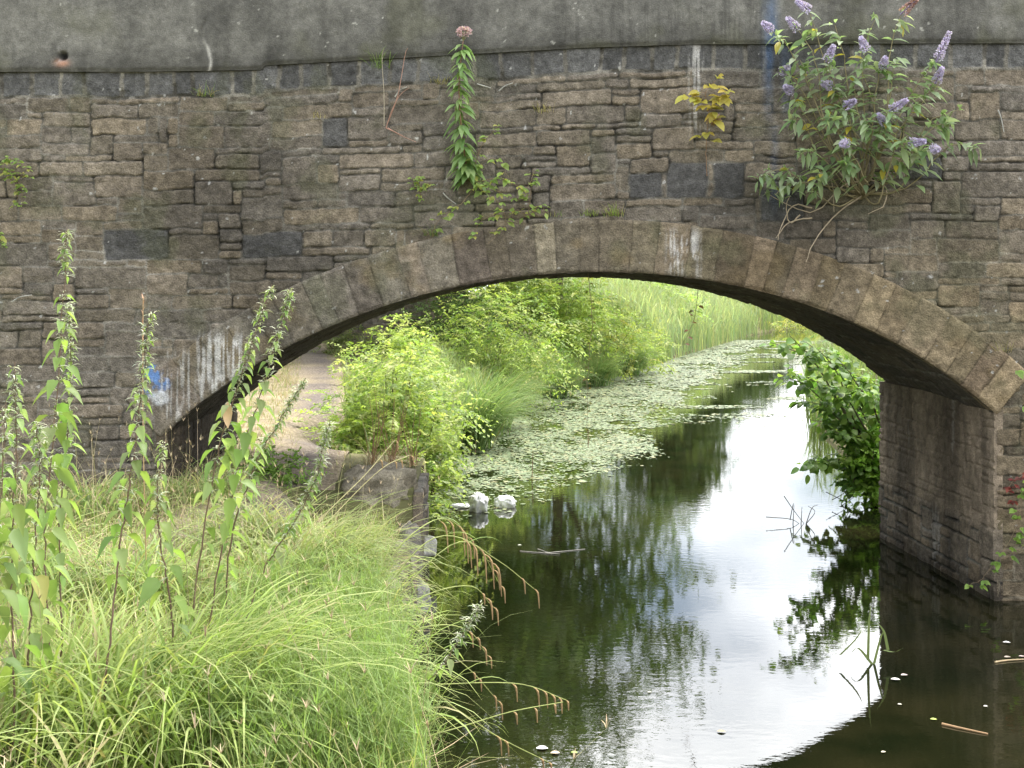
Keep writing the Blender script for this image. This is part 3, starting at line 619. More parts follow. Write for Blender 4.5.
# feathery horsetail-like ground cover between the sedges
acc = Acc(); ctr = np.array([on(px, py, 1.25)[:2] for px, py in [(330, 640), (360, 680), (300, 700), (340, 720), (390, 660), (260, 655), (280, 600), (380, 740), (310, 745), (230, 720), (350, 600), (400, 700)]])
q = ctr[rng.randint(0, len(ctr), 2600)]+rng.randn(2600, 2)*.16; q = q[Lx(q[:, 1])-q[:, 0] > .02]; n = len(q)
base = np.c_[q, ground_z(q[:, 0], q[:, 1])]; hh = rng.uniform(.25, .5, n); az = rng.uniform(0, 6.28, n); cst = palette(n, [(.17, .25, .06), (.2, .27, .09)], .2)
Pm = blades(acc, base, az, hh, np.full(n, .004), rng.uniform(0, .25, n), rng.uniform(0, .5, n), cst, 4)
for s_ in (2, 3, 4):
    for q_ in range(4):
        blades(acc, Pm[:, s_]*.999+Pm[:, s_-1]*.001, rng.uniform(0, 6.28, n), rng.uniform(.06, .13, n), np.full(n, .0026), rng.uniform(.6, 1.2, n), rng.uniform(-.3, .6, n), cst*1.05, 2)
tag(acc.build('horsetail_cover', M['matt_leaf']), 'soft feathery pale green horsetail filling the gaps between sedge clumps', 'horsetail', kind='stuff')
# straw-coloured dry grass beside the path
acc = Acc()
def verge(x, y): d = path_x(y)-x; return (d > .38) & (d < 4.0) & (fbm(x, y, .8, 8) > .3)
B = strew(46000, -11, -2.4, 11, 38, verge); n = len(B)
blades(acc, B, rng.uniform(0, 6.28, n), rng.uniform(.05, .2, n), rng.uniform(.006, .013, n), rng.uniform(0, .9, n), rng.uniform(.2, 1.5, n), palette(n, [(.31, .26, .16), (.27, .23, .14), (.33, .28, .19), (.22, .25, .1)], .2), 2)
B = strew(9000, -12, 2, 11.5, 34, lambda x, y: (np.abs(np.abs(x-path_x(y))-path_w(y)*.95) < .28) & (Lx(y)-x > .1)); n = len(B)
blades(acc, B, rng.uniform(0, 6.28, n), rng.uniform(.06, .22, n), rng.uniform(.005, .01, n), rng.uniform(0, .8, n), rng.uniform(.2, 1.5, n), palette(n, [(.24, .27, .08), (.38, .34, .18), (.16, .22, .06)], .2), 2)
tag(acc.build('verge_grass', M['matt_leaf']), 'short straw-coloured dry grass beside the towpath', 'grass', kind='stuff')

# dead thatch and loose seeding stems among the grass
acc = Acc(); B = strew(600, -6, .8, 3, 10.5, on_bank); n = len(B)
Pm = blades(acc, B, rng.uniform(0, 6.28, n), rng.uniform(.5, .95, n), rng.uniform(.002, .0035, n), rng.uniform(.02, .35, n), rng.uniform(.1, .8, n), palette(n, G_STRAW+[(.3, .24, .15)], .2), 6)
for s_ in (5, 6):
    for q_ in range(5): blades(acc, Pm[:, s_], rng.uniform(0, 6.28, n), rng.uniform(.02, .05, n), np.full(n, .003), rng.uniform(.1, .7, n), rng.uniform(.2, .9, n), palette(n, [(.4, .33, .2), (.34, .26, .16)], .2), 2)
B = strew(10000, -6.5, .9, 2.6, 10.9, on_bank); n = len(B); B[:, 2] += .02
blades(acc, B, rng.uniform(0, 6.28, n), rng.uniform(.15, .5, n), rng.uniform(.004, .011, n), rng.uniform(.7, 1.5, n), rng.uniform(-.3, .9, n), palette(n, G_STRAW+[(.22, .17, .1)], .25), 3)
tag(acc.build('dry_grass', M['dry']), 'straw-coloured dead grass and loose seed stems among the green bank grass', 'grass', kind='stuff')

# sedge clumps: blades fountain out and arch over
def sedge(name, label, loc, nb, Lr, seed, cols, bias=None, curl=(1.2, 2.3), wd=(.005, .01), group=None, lean=(.02, .75), spread=.16, m='matt_leaf', stems=0, tip=(.37, .4, .15)):
    r = np.random.RandomState(seed); t = thing(name, label, 'sedge', loc, group); a = Acc()
    B = np.array(loc)+np.c_[r.randn(nb, 2)*spread, np.full(nb, -.02)]
    az = r.uniform(0, 6.283, nb)
    if bias is not None: az = np.where(r.rand(nb) < bias[1], bias[0]+r.randn(nb)*.55, az)
    dead = r.rand(nb) < .09; col = palette(nb, cols, .22, r); col[dead] = palette(dead.sum(), G_STRAW, .2, r)
    blades(a, B, az, r.uniform(*Lr, nb), r.uniform(*wd, nb), r.uniform(*lean, nb), r.uniform(*curl, nb), col, 7, tip)
    a.build('leaves', M[m], t)
    return t
SD = [  # px, py of the clump foot in the photograph (z about 1.1), blades, length, lean direction
 (185, 735, 560, (.75, 1.2), (.0, .8), 'broad yellow-green sedge clump arching rightwards low over the nearest bank grass', G_YEL),
 (60, 740, 480, (.6, 1.0), (1.4, .5), 'upright yellow-green sedge clump at the very corner of the near bank', G_YEL),
 (300, 590, 620, (.65, 1.05), (-.15, .75), 'large pale sedge clump flopping over in the middle of the near bank', [(.2, .25, .1), (.17, .23, .08), (.25, .28, .14)]),
 (335, 615, 480, (.4, .65), (-.6, .5), 'dense bright green sedge clump hanging over the canal wall below the pale edging stone', G_GRN+G_YEL),
 (255, 545, 380, (.5, .85), (2.6, .3), 'sedge clump with bleached leaves behind the nettle stems', [(.2, .25, .1), (.26, .27, .13), (.15, .21, .06)]),
 (140, 600, 380, (.5, .85), (1.0, .2), 'mid green sedge clump around the feet of the tall nettles', G_GRN+G_YEL),
 (325, 690, 420, (.45, .75), (-.3, .4), 'green sedge clump leaning out over the dark water at the bank edge', G_GRN+G_YEL),
 (20, 600, 300, (.5, .8), (.3, .3), 'short green sedge clump under the leftmost nettles', G_GRN),
 (300, 540, 200, (.3, .5), (.2, .5), 'yellowish sedge clump just in front of the pale edging stone', G_YEL),
 (150, 760, 340, (.5, .9), (.4, .4), 'lime green sedge clump at the bottom of the near bank between two larger clumps', G_YEL),
 (210, 500, 260, (.4, .65), (.5, .2), 'small sedge clump below the blue painted stone', G_GRN+G_STRAW[:1]),
 (90, 520, 260, (.4, .65), (1.5, .2), 'small dry-tipped sedge clump at the foot of the bridge wall', G_GRN+G_STRAW[:1]),
]
for i, (px, py, nb, Lr, bias, lab, cols) in enumerate(SD):
    p = on(px, py, 1.12); p[0] = min(p[0], Lx(p[1])-.1); p[2] = ground_z(p[0], p[1])
    sedge('sedge_clump', lab, tuple(p), nb, Lr, 100+i, cols, bias, group='sedge clumps on the near bank', lean=(.02, .8), wd=(.007, .017))
# long flowering sedge stems reaching over the water, with drooping brown spikes
ST = [ # stem through pixels at depth, spike pixels fractions
 ([(395, 600), (455, 543), (497, 560), (533, 588)], 6.3, [(.93, .1), (1, .12)], 'sedge stem tipped with two brown tassels, highest over the water'),
 ([(380, 600), (430, 540), (475, 545), (500, 585)], 5.9, [(.55, .16), (.62, .18), (.7, .2), (.76, .2), (.82, .2), (.9, .12), (1, .1)], 'sedge stem with a curtain of long hanging brown spikes near the bank'),
 ([(390, 560), (425, 525), (450, 520), (470, 540)], 6.6, [(.5, .2), (.6, .17), (.75, .2), (.85, .22), (.95, .14)], 'sedge stem with brown hanging spikes in front of the white bags'),
 ([(360, 640), (420, 598), (470, 586), (492, 606)], 5.4, [(.8, .06), (.88, .1), (.94, .09), (1, .1)], 'pale green sedge stem ending in a fluffy drooping brown head'),
 ([(370, 612), (430, 640), (470, 670), (497, 700)], 5.3, [(.7, .06), (.78, .07), (.95, .08), (1, .1)], 'downward leaning sedge stem with a single brown tassel over the dark water'),
 ([(400, 690), (450, 684), (520, 684), (566, 700)], 5.2, [(.66, .09), (.78, .1), (.84, .09), (.92, .1), (.98, .08), (1, .05)], 'nearly level yellow-green sedge stem with short curled spikes, longest over the water'),
 ([(390, 745), (450, 730), (510, 712), (563, 702)], 4.9, [(.7, .06), (.82, .07), (.97, .04)], 'straight rising sedge stem pointing out over the water just above the floating leaves'),
 ([(420, 690), (460, 712), (500, 738), (548, 762)], 5.0, [(.62, .1), (.7, .08), (.97, .06), (1, .05)], 'sedge stem sloping down towards the floating pale leaves'),
 ([(400, 640), (440, 625), (470, 632), (487, 655)], 5.5, [(.6, .09), (.75, .07), (.9, .1), (1, .07)], 'thin sedge stem with crooked spikes behind the leaning nettle'),
 ([(300, 560), (330, 520), (380, 470), (410, 455)], 7.2, [(.8, .05), (.9, .06), (1, .07)], 'long straw-coloured sedge stem slanting up past the pale edging stone'),
 ([(250, 600), (320, 520), (365, 475), (395, 440)], 7.0, [(.85, .06), (1, .08)], 'pale sedge stem crossing in front of the towpath'),
]
for i, (pts, Y, sp, lab) in enumerate(ST):
    P = np.array([at(x, y, Y+.15*k) for k, (x, y) in enumerate(pts)]); foot = P[0].copy(); gx = min(foot[0], Lx(foot[1])-.05)
    base = np.array([gx-.12, foot[1]-.1, float(ground_z(gx-.12, foot[1]-.1))])
    t = thing('flowering_sedge', lab, 'sedge', tuple(base), 'flowering sedge stems')
    cv = curve(np.vstack([base, P]), 22); a = Acc(); tube(a, cv, .0045, .002, (.24, .27, .09) if i < 9 else (.4, .36, .18), 5)
    stem_ = a.build('stem', M['stem'], t); cvp = cv[6:]
    for k, (f, ln) in enumerate(sp):
        q = cvp[min(int(f*(len(cvp)-1)), len(cvp)-1)]; rr = np.random.RandomState(i*20+k); s = rr.uniform(-.25, .25); a = Acc()
        sp_ = curve([q, q+np.array([.25*ln*(1+s), 0, -.25*ln]), q+np.array([.32*ln*(1+s), s*.02, -ln])], 7)
        tube(a, sp_[:3], .0012, .0012, (.3, .27, .1), 4)
        m_ = len(sp_)-1; tube(a, sp_[1:4], .002, .0062, (.28, .19, .09), 6); tube(a, sp_[3:], .0062, .0025, (.3, .2, .1), 6); a.build('spike', M['dry'], stem_)
    # a leaf or two on the stem
    a = Acc(); q = cv[[7, 12]]; blades(a, q, rng.uniform(-.6, .6, 2), np.array([.3, .22]), np.array([.008, .007]), np.array([.9, 1.1]), np.array([1.2, 1.4]), palette(2, G_YEL), 6); a.build('leaves', M['matt_leaf'], t)

# ------------------------------------------------------------ nettles
def nettle(pts, Y, seed, label, bare=.35, size=1.0, tassel=True, dead_leaf=None, depth=None):
    r = np.random.RandomState(seed); P = np.array([at(x, y, Y+(0 if depth is None else depth[k])) for k, (x, y) in enumerate(pts)])
    base = P[0].copy(); base[2] = min(float(ground_z(base[0], base[1])), base[2]); t = thing('tall_nettle', label, 'nettle', tuple(base), 'tall nettles on the near bank')
    cv = curve(np.vstack([base-np.array([0, 0, .02]), P[1:]]) if abs(base[2]-P[0][2]) < .25 else np.vstack([base, P]), 48, .003, r)
    a = Acc(); tube(a, cv, .005, .0015, (.15, .1, .07), 6); a.build('stem', M['stem'], t)
    ln = np.concatenate([[0], np.cumsum(np.linalg.norm(np.diff(cv, axis=0), axis=1))]); tot = ln[-1]
    Pl, Dl, Ll, Cl = [], [], [], []; Pt, Lt = [], []
    s = tot*bare; k = 0; ang0 = r.uniform(0, 3.14)
    while s < tot-.01:
        f = s/tot; p = np.array([np.interp(s, ln, cv[:, i]) for i in range(3)]); ang = ang0+k*1.57+r.uniform(-.2, .2)
        L = size*(.075*sstep(1.02, .5, f)+.022)*sstep(bare-.12, bare+.12, f)**.3*r.uniform(.8, 1.15)
        for sgn in (0, math.pi):
            if r.rand() < .24: continue
            d = np.array([math.cos(ang+sgn), math.sin(ang+sgn), r.uniform(-.35, .25)]); pet = d*L*.35
            Pl.append(p+pet); Dl.append(d+np.array([0, 0, -.35-.5*r.rand()])); Ll.append(L); Cl.append(0)
            if tassel and f > .5:
                for q in range(4 if f < .75 else 8): Pt.append(p+r.randn(3)*.008); Lt.append(r.uniform(.025, .06)*(1.25-.5*f))
        s += (.074*(1-f)+.018)*size; k += 1
    n = len(Pl); col = palette(n, [(.2, .29, .08), (.24, .33, .09), (.16, .24, .07), (.27, .34, .14)], .2, r); yl = r.rand(n) < .012; col[yl] = (.36, .34, .12); Nn = np.tile([0, 0, 1.], (n, 1))+r.randn(n, 3)*.25
    a = Acc(); leaves(a, np.array(Pl), np.array(Dl), Nn, np.array(Ll), np.array(Ll)*r.uniform(.5, .72, n), 'heart', col, .5, .28)
    tube_c = (.2, .2, .09)
    for p, d, L in zip(Pl, Dl, Ll):
        o = p-np.array([d[0], d[1], 0])*L*.35; tube(a, [o, p], .0013, .001, tube_c, 3)
    a.build('leaves', M['leaf'], t)
    if Pt:
        Pt = np.array(Pt); n = len(Pt); a = Acc()
        blades(a, Pt, r.uniform(0, 6.28, n), np.array(Lt), r.uniform(.004, .008, n), r.uniform(.7, 1.5, n), r.uniform(.8, 1.6, n), palette(n, [(.36, .38, .26), (.3, .34, .2), (.42, .43, .33)], .15, r), 4); a.build('blossoms', M['petal'], t)
    return t
nettle([(50, 650), (45, 540), (58, 380), (67, 228)], 4.9, 1, 'tallest nettle, bushy and bright with a pale fuzzy tip standing against the wall', .22, 1.15)
nettle([(62, 640), (60, 520), (70, 400), (70, 302)], 5.05, 2, 'slimmer nettle with a pale tip right behind the tallest nettle', .35, .8)
nettle([(14, 650), (12, 560), (16, 450), (15, 362)], 4.5, 3, 'leafy nettle at the outer edge of the bank, beside the tallest nettle', .2, 1.15)
nettle([(-8, 660), (-6, 580), (2, 480), (6, 400)], 4.4, 4, 'half hidden nettle cut by the edge of the view', .2, 1.1)
nettle([(98, 705), (118, 560), (136, 440), (150, 310)], 4.6, 5, 'slender nettle left of the blue paint patch with a bare dark lower stem', .42, .9)
nettle([(190, 640), (214, 470), (240, 380), (272, 284)], 5.0, 6, 'leaning nettle with a bare stem crossing the blue and white painted stones', .42, .95)
nettle([(208, 640), (236, 475), (262, 390), (293, 288)], 5.1, 7, 'leaning nettle whose nodding tip reaches farthest over the arch edge', .4, 1.0)
nettle([(238, 655), (262, 575), (296, 520), (318, 470), (330, 420)], 5.3, 8, 'small-leaved nettle leaning across the stone path', .5, .6)
nettle([(228, 560), (252, 472), (280, 420), (306, 378)], 5.6, 9, 'short thin nettle with tiny leaves in front of the path', .3, .6)
nettle([(392, 755), (420, 695), (450, 655), (482, 602)], 4.9, 10, 'low nettle leaning out over the dark water', .25, .62)
nettle([(30, 640), (34, 560), (40, 470), (36, 420)], 4.7, 12, 'short nettle between the two bushiest nettles', .15, 1.0)
nettle([(172, 620), (160, 540), (158, 490), (165, 440)], 4.9, 13, 'low broad-leaved nettle below the blue paint patch', .2, 1.1)
# dry grass stalk
a = Acc(); tube(a, curve([on(146, 560, 1.2)*0+at(146, 560, 5), at(143, 430, 5), at(143, 298, 5)], 12), .0028, .0016, (.4, .28, .15), 5)
cvx = curve([at(143, 340, 5), at(143, 298, 5)], 14); blades(a, cvx, rng.uniform(0, 6.28, 14), np.full(14, .022), np.full(14, .006), np.full(14, .3), np.full(14, .2), palette(14, [(.42, .25, .15)]), 2)
tag(a.build('seeding_grass', M['dry']), 'single thin reddish seed stalk rising in front of the blue paint', 'grass stalk')
# dead leaf caught on nettle
a = Acc(); leaves(a, np.array([at(228, 402, 5.0)]), np.array([[.1, -.4, -1.]]), np.array([[0, -1., .3]]), np.array([.1]), np.array([.045]), 'oval', (.5, .35, .2), .2, .3); tag(a.build('dead_leaf', M['dry']), 'withered tan leaf hanging on a nettle stem before the dark end of the arch', 'leaf')
# ------------------------------------------------------------ plants growing out of the bridge wall
def shrub_branches(a, root, tips, r0, r1, col, r, bend=.25, n=14):
    out = []
    for tp in tips:
        m1 = root+(tp-root)*.4+np.array([0, 0, -bend*.3])+r.randn(3)*.06; m2 = root+(tp-root)*.75+np.array([0, 0, bend*.25])+r.randn(3)*.04
        cv = curve([root+r.randn(3)*.01, m1, m2, tp], n, .006, r); tube(a, cv, r0, r1, col, 5); out.append(cv)
    return out
def buddleia():
    r = np.random.RandomState(77); root = at(862, 196, YF-.02); t = thing('butterfly_bush', 'purple-flowered butterfly bush sprouting from the wall above the right side of the arch', 'shrub', tuple(root))
    fl = [(809, 5, .5, .14), (772, 25, .55, .12), (797, 24, .45, .13), (827, 55, .5, .13), (866, 45, .5, .14), (830, 81, .4, .1), (937, 55, .45, .22), (936, 77, .4, .13), (891, 105, .55, .14), (886, 120, .5, .12), (845, 101, .5, .09), (846, 138, .6, .13), (910, 138, .6, .12), (933, 144, .6, .12), (902, 8, .4, .14), (782, 67, .3, .09), (791, 87, .3, .09), (883, 62, .4, .11)]
    tips = [at(x, y+5, YF-d) for x, y, d, l in fl]
    more = [(975, 148, .45), (958, 110, .45), (757, 178, .3), (775, 195, .35), (800, 150, .45), (790, 118, .4), (815, 180, .5), (900, 165, .4), (835, 25, .5), (875, 20, .4), (855, 75, .5), (920, 100, .5), (800, 60, .4), (830, 115, .55), (865, 120, .55), (845, 165, .5), (895, 60, .45), (948, 125, .5)]
    tips += [at(x, y, YF-d) for x, y, d in more]
    a = Acc(); cvs = shrub_branches(a, root, tips, .009, .0025, (.27, .23, .13), r, .3, 16)
    br_ = a.build('branches', M['stem'], t)
    P, D, L = [], [], []
    for i, cv in enumerate(cvs):
        m = len(cv); side = r.uniform(0, 3.14)
        start = .5 if i < 18 else .42; k = 0
        for f in np.arange(start, 1.0, .05):
            p = cv[min(int(f*(m-1)), m-1)]+r.randn(3)*.015; tg = unit(cv[min(int(f*(m-1))+1, m-1)]-cv[max(int(f*(m-1))-1, 0)])
            ang = side+k*1.57
            S = unit(np.cross(tg, [0.1, .9, .3])); B2 = np.cross(tg, S)
            for sg in (0, math.pi):
                if r.rand() < .26: continue
                d = S*math.cos(ang+sg)+B2*math.sin(ang+sg)+tg*.55; P.append(p); D.append(d+np.array([0, 0, -.25])); L.append(r.uniform(.12, .2)*(1.1-.25*f))
            k += 1
    for cv in cvs:                                   # a rosette of young leaves at each tip
        for q in range(7): P.append(cv[-1-r.randint(3)]+r.randn(3)*.02); D.append(rnd_dir(1, .1, r)[0]); L.append(r.uniform(.08, .15))
    for x, y, d in [(776, 182, .3), (770, 176, .32), (790, 188, .35), (800, 178, .35), (815, 190, .4), (785, 172, .3)]:
        for q in range(5): P.append(at(x+r.randn()*6, y+r.randn()*4, YF-d)); D.append(r.randn(3)+np.array([0, -.3, -.4])); L.append(r.uniform(.07, .11))
    n = len(P); col = palette(n, [(.25, .34, .17), (.29, .38, .2), (.22, .3, .15), (.35, .42, .27)], .18, r); yl = r.rand(n) < .035; col[yl] = (.42, .36, .06)
    a = Acc(); leaves(a, np.array(P), np.array(D), np.tile([0, -.35, 1.], (n, 1))+r.randn(n, 3)*.35, np.array(L), np.array(L)*.36, 'lance', col, .35, .16); a.build('leaves', M['leaf'], t)
    for i, (x, y, d, ln) in enumerate(fl):
        cv = cvs[i]; tp = cv[-1]; dr = unit(unit(cv[-1]-cv[-3])*.35+np.array([r.uniform(-.4, .5), -.25, .55 if ln > .2 else -.15+r.rand()*.25]))
        ln = ln*1.25; m = 340; f = r.rand(m)**.8; ax = tp+dr*(f*ln)[:, None]; u = rnd_dir(m, 0, r); u = unit(u-dr*(u@dr)[:, None]); rad = .038*(1-f*.8)*np.sqrt(r.uniform(.5, 1.2, m))
        p = ax+u*rad[:, None]; a = Acc(); c1 = palette(m, [(.55, .49, .7), (.64, .59, .77), (.47, .41, .62)] if i != 14 else [(.4, .25, .2), (.36, .24, .3)], .2, r)
        cards(a, p, u+dr*.4, r.randn(m, 3), .02, .016, c1)
        tube(a, [tp-dr*.02, tp+dr*ln*.95], .009, .002, (.3, .24, .4), 5); a.build('flower_spike', M['petal'], br_)
    roots = [[(862, 196), (835, 215), (812, 245), (806, 262)], [(850, 190), (838, 170), (832, 175), (834, 212)], [(870, 185), (855, 182), (840, 188), (815, 212), (788, 205), (765, 192)], [(870, 180), (886, 188), (884, 205), (868, 214)], [(812, 208), (795, 205), (783, 222), (778, 240)], [(800, 215), (790, 222), (786, 208), (790, 196)], [(812, 218), (790, 222), (776, 238)]]
    a = Acc()
    for q in roots: tube(a, curve([at(x, y, YF-.06-.02*k) for k, (x, y) in enumerate(q)], 12, .004, r), .009, .003, (.38, .31, .22), 5)
    a.build('bare_branches', M['stem'], t)
buddleia()
def agrimony():
    r = np.random.RandomState(31); root = at(470, 180, YF-.02); t = thing('hemp_agrimony', 'tall single-stemmed hemp agrimony with a pink flower head growing from the wall', 'wild flower', tuple(root))
    cv = curve([root, at(464, 150, YF-.14), at(459, 90, YF-.2), at(464, 32, YF-.22)], 40); a = Acc(); tube(a, cv, .009, .004, (.3, .17, .12), 6); a.build('stem', M['stem'], t)
    P, D, L = [], [], []
    for i, f in enumerate(np.arange(.06, .97, .034)):
        p = cv[int(f*39)]; a0 = i*1.57+.4
        for q in range(5):
            an = a0+(0 if q % 2 else math.pi)+r.uniform(-.75, .75); P.append(p+r.randn(3)*.004); D.append(np.array([math.cos(an), math.sin(an)*.9-.15, -.35+r.uniform(-.35, .35)])); L.append((.21-.08*f)*r.uniform(.7, 1.15))
    n = len(P); a = Acc(); leaves(a, np.array(P), np.array(D), np.tile([0, -.3, 1.], (n, 1))+r.randn(n, 3)*.3, np.array(L), np.array(L)*.34, 'lance', palette(n, [(.25, .37, .14), (.29, .41, .17), (.21, .32, .12)], .15, r), .5, .15); a.build('leaves', M['leaf'], t)
    tip = cv[-1]; m = 380; u = rnd_dir(m, .5, r); p = tip+u*np.array([.06, .05, .035])*r.uniform(.7, 1.1, (m, 1)); a = Acc(); cards(a, p, u, r.randn(m, 3), .022, .016, palette(m, [(.62, .46, .5), (.55, .36, .42), (.7, .58, .58)], .15, r))
    for q in range(9): tube(a, [cv[-3], tip+rnd_dir(1, .6, r)[0]*.05], .003, .002, (.3, .3, .15), 4)
    a.build('flower_head', M['petal'], t)
agrimony()
def bramble(name, label, cat, root, runs, seed, cols, ls=.07, dens=.035, three=True, group=None, rstem=.004, stemcol=(.22, .16, .1), prof='oval', jit=.008, skip=.15, start=.06):
    """rambling stems given as pixel paths, carrying leaflets in threes"""
    r = np.random.RandomState(seed); t = thing(name, label, cat, tuple(root), group); a = Acc(); P, D, L, Nn = [], [], [], []
    for run in runs:
        pts = np.array([at(*q) for q in run]); cv = curve(pts, 30, .003, r) if len(pts) > 2 else curve(pts, 14); tube(a, cv, rstem, rstem*.4, stemcol, 5)
        ln = np.concatenate([[0], np.cumsum(np.linalg.norm(np.diff(cv, axis=0), axis=1))]); s = ln[-1]*start; k = 0
        while s < ln[-1]:
            p = np.array([np.interp(s, ln, cv[:, i]) for i in range(3)]); s += dens*r.uniform(.6, 1.4); k += 1
            if r.rand() < skip: continue
            d = unit(np.array([r.randn(), -abs(r.randn())*.8-.3, r.uniform(-.7, .5)])); q = p+d*ls*.5; tube(a, [p, q], .0014, .001, stemcol, 3); sd = unit(np.cross(d, [0, 0, 1.]))
            for j in ((0, 1, -1) if three else (0,)):
                P.append(q); D.append(d+sd*j*1.1+r.randn(3)*.12); L.append(ls*r.uniform(.7, 1.2)*(1 if j == 0 else .8)); Nn.append(np.array([0, -.6, 1.])+r.randn(3)*.3)
    a.build('stems', M['stem'], t); n = len(P); a = Acc(); leaves(a, np.array(P), np.array(D), np.array(Nn), np.array(L), np.array(L)*.62, prof, palette(n, cols, .18, r), .3, .15); a.build('leaves', M['leaf'], t)
    return t
GB = [(.27, .37, .1), (.31, .41, .12), (.23, .32, .09), (.42, .42, .12)]
y = YF-.1
bramble('bramble', 'straggling yellow-green bramble on the wall around the foot of the pink-flowered plant', 'bramble', at(470, 182, YF-.02), [[(470, 182, y+.05), (480, 165, y), (498, 160, y-.1), (512, 185, y-.15)], [(470, 184, y), (500, 178, y-.1), (525, 188, y-.15), (535, 168, y-.1)], [(475, 186, y), (460, 205, y-.08), (440, 218, y-.05), (432, 232, y)], [(480, 188, y), (500, 205, y-.15), (505, 225, y-.1), (488, 244, y-.1)], [(475, 180, y), (495, 190, y-.1), (520, 200, y-.1), (530, 195, y-.1)], [(505, 210, y-.12), (480, 222, y-.1), (475, 238, y-.1)], [(470, 180, y), (480, 150, y-.1), (490, 135, y-.12), (500, 125, y-.1)]], 51, GB, .075, .05)
bramble('willowherb', 'upright leafy willowherb shoot at the right of the wall bramble', 'weed', at(528, 215, YF-.02), [[(528, 217, y+.06), (530, 200, y-.02), (533, 168, y-.05)], [(530, 215, y+.04), (540, 205, y), (545, 212, y)], [(526, 217, y+.05), (518, 210, y), (512, 216, y)]], 52, GB, .06, .02, False, prof='lance')
bramble('yellowing_seedling', 'sapling with yellowing leaves on the wall left of the butterfly bush', 'seedling', at(707, 175, YF-.02), [[(707, 176, y+.08), (706, 140, y), (708, 108, y-.05), (690, 92, y-.1)], [(708, 112, y-.04), (706, 92, y-.1), (716, 80, y-.1)], [(708, 110, y-.05), (722, 96, y-.1), (735, 92, y-.12)], [(708, 110, y-.05), (722, 105, y-.1), (728, 98, y-.12)]], 53, [(.52, .44, .1), (.58, .48, .12), (.45, .41, .1)], .13, .055, True, prof='oval', skip=.0, start=.35, stemcol=(.25, .15, .09))
a = Acc(); r_ = np.random.RandomState(3); q = np.array([at(712+r_.randn()*4, 112+r_.rand()*6, y-.05) for _ in range(9)]); leaves(a, q, np.tile([0, -.1, -1.], (9, 1))+r_.randn(9, 3)*.2, np.tile([0, -1., 0.1], (9, 1)), .1, .04, 'oval', palette(9, [(.25, .16, .1), (.3, .2, .14)], .2, r_), .1, .2); tag(a.build('withered_leaves', M['dry']), 'bunch of brown withered leaves hanging below the yellow seedling', 'dead leaves')
bramble('hanging_fern', 'fern-like weed with thin yellow-green fronds at the far left of the wall', 'fern', at(2, 165, YF-.02), [[(0, 165, y+.05), (15, 160, y), (32, 172, y-.1)], [(0, 168, y+.05), (14, 172, y), (30, 178, y-.08)], [(2, 168, y), (20, 185, y-.05), (22, 208, y-.02)], [(0, 165, y), (6, 160, y), (14, 158, y)], [(2, 172, y), (12, 180, y), (28, 190, y)], [(20, 184, y-.05), (18, 196, y), (16, 205, y)]], 54, GB, .05, .028, True)
bramble('wall_weed', 'small green weed in a wall joint left of the bramble', 'weed', at(420, 188, YF-.02), [[(420, 200, y+.06), (420, 185, y), (422, 174, y)], [(420, 190, y+.04), (428, 184, y), (432, 184, y)], [(420, 192, y+.05), (414, 184, y), (414, 178, y)]], 55, GB, .05, .022, True)
bramble('wall_weed', 'tiny sprig near the left edge of the wall below the hanging fern', 'weed', at(0, 235, YF-.02), [[(-4, 232, y), (0, 238, y-.05), (2, 248, y-.05)]], 56, GB, .06, .03, True)
# grass tufts in the joints
TW = [(378, 68, 26, .2, 'grass tuft under the parapet edge left of the pink-flowered plant', G_GRN), (206, 96, 30, .13, 'dry olive grass tuft in the top stone row', G_STRAW+G_GRN), (543, 112, 26, .12, 'faded grass tuft right of the pink-flowered plant', G_STRAW), (612, 216, 40, .15, 'yellow grass tuft standing on the crown of the arch ring', G_STRAW+G_YEL), (588, 216, 20, .09, 'short grass tuft on the arch ring left of the yellow tuft', G_YEL), (318, 118, 14, .08, 'brownish grass tuft beside a square black stone', G_STRAW), (440, 84, 26, .1, 'low dry grass tuft beside the tall stem', G_STRAW), (432, 236, 40, .14, 'dry mossy grass tuft on the arch ring under the bramble', G_STRAW+G_GRN), (555, 216, 16, .06, 'few short blades along the arch ring right of the bramble', G_GRN+G_STRAW), (898, 142, 16, .1, 'few dry blades in the wall below the butterfly bush flowers', G_STRAW), (1006, 352, 16, .12, 'dry tuft in the last stones above the pier', G_STRAW)]
for i, (px, py, n, L, lab, cols) in enumerate(TW):
    r = np.random.RandomState(400+i); p = at(px, py, YF-.03); a = Acc(); blades(a, p+r.randn(n, 3)*np.array([.05 if i != 8 else .06, .012, .006]), r.uniform(3.3, 6.1, n), r.uniform(.6, 1.3, n)*L, r.uniform(.004, .007, n), r.uniform(.1, .9, n), r.uniform(.2, 1.4, n), palette(n, cols, .2, r), 4); tag(a.build('grass_tuft', M['matt_leaf']), lab, 'grass', 'grass tufts in the bridge wall')
a = Acc()
for q in [[(386, 128), (392, 110), (400, 95), (409, 88)], [(384, 126), (384, 95), (382, 60), (384, 48)], [(388, 128), (400, 135), (416, 142)], [(386, 128), (395, 132), (403, 136)], [(388, 122), (398, 95), (405, 55), (408, 48)]]: tube(a, curve([at(x, yy, YF-.05-.02*k) for k, (x, yy) in enumerate(q)], 9), .005, .002, (.38, .22, .16) if q[0][0] == 388 or q[0] == (386, 128) else (.34, .3, .22), 4)
tag(a.build('dead_weed', M['stem']), 'thin dead weed with reddish roots clinging to the wall left of the bramble', 'dead plant')
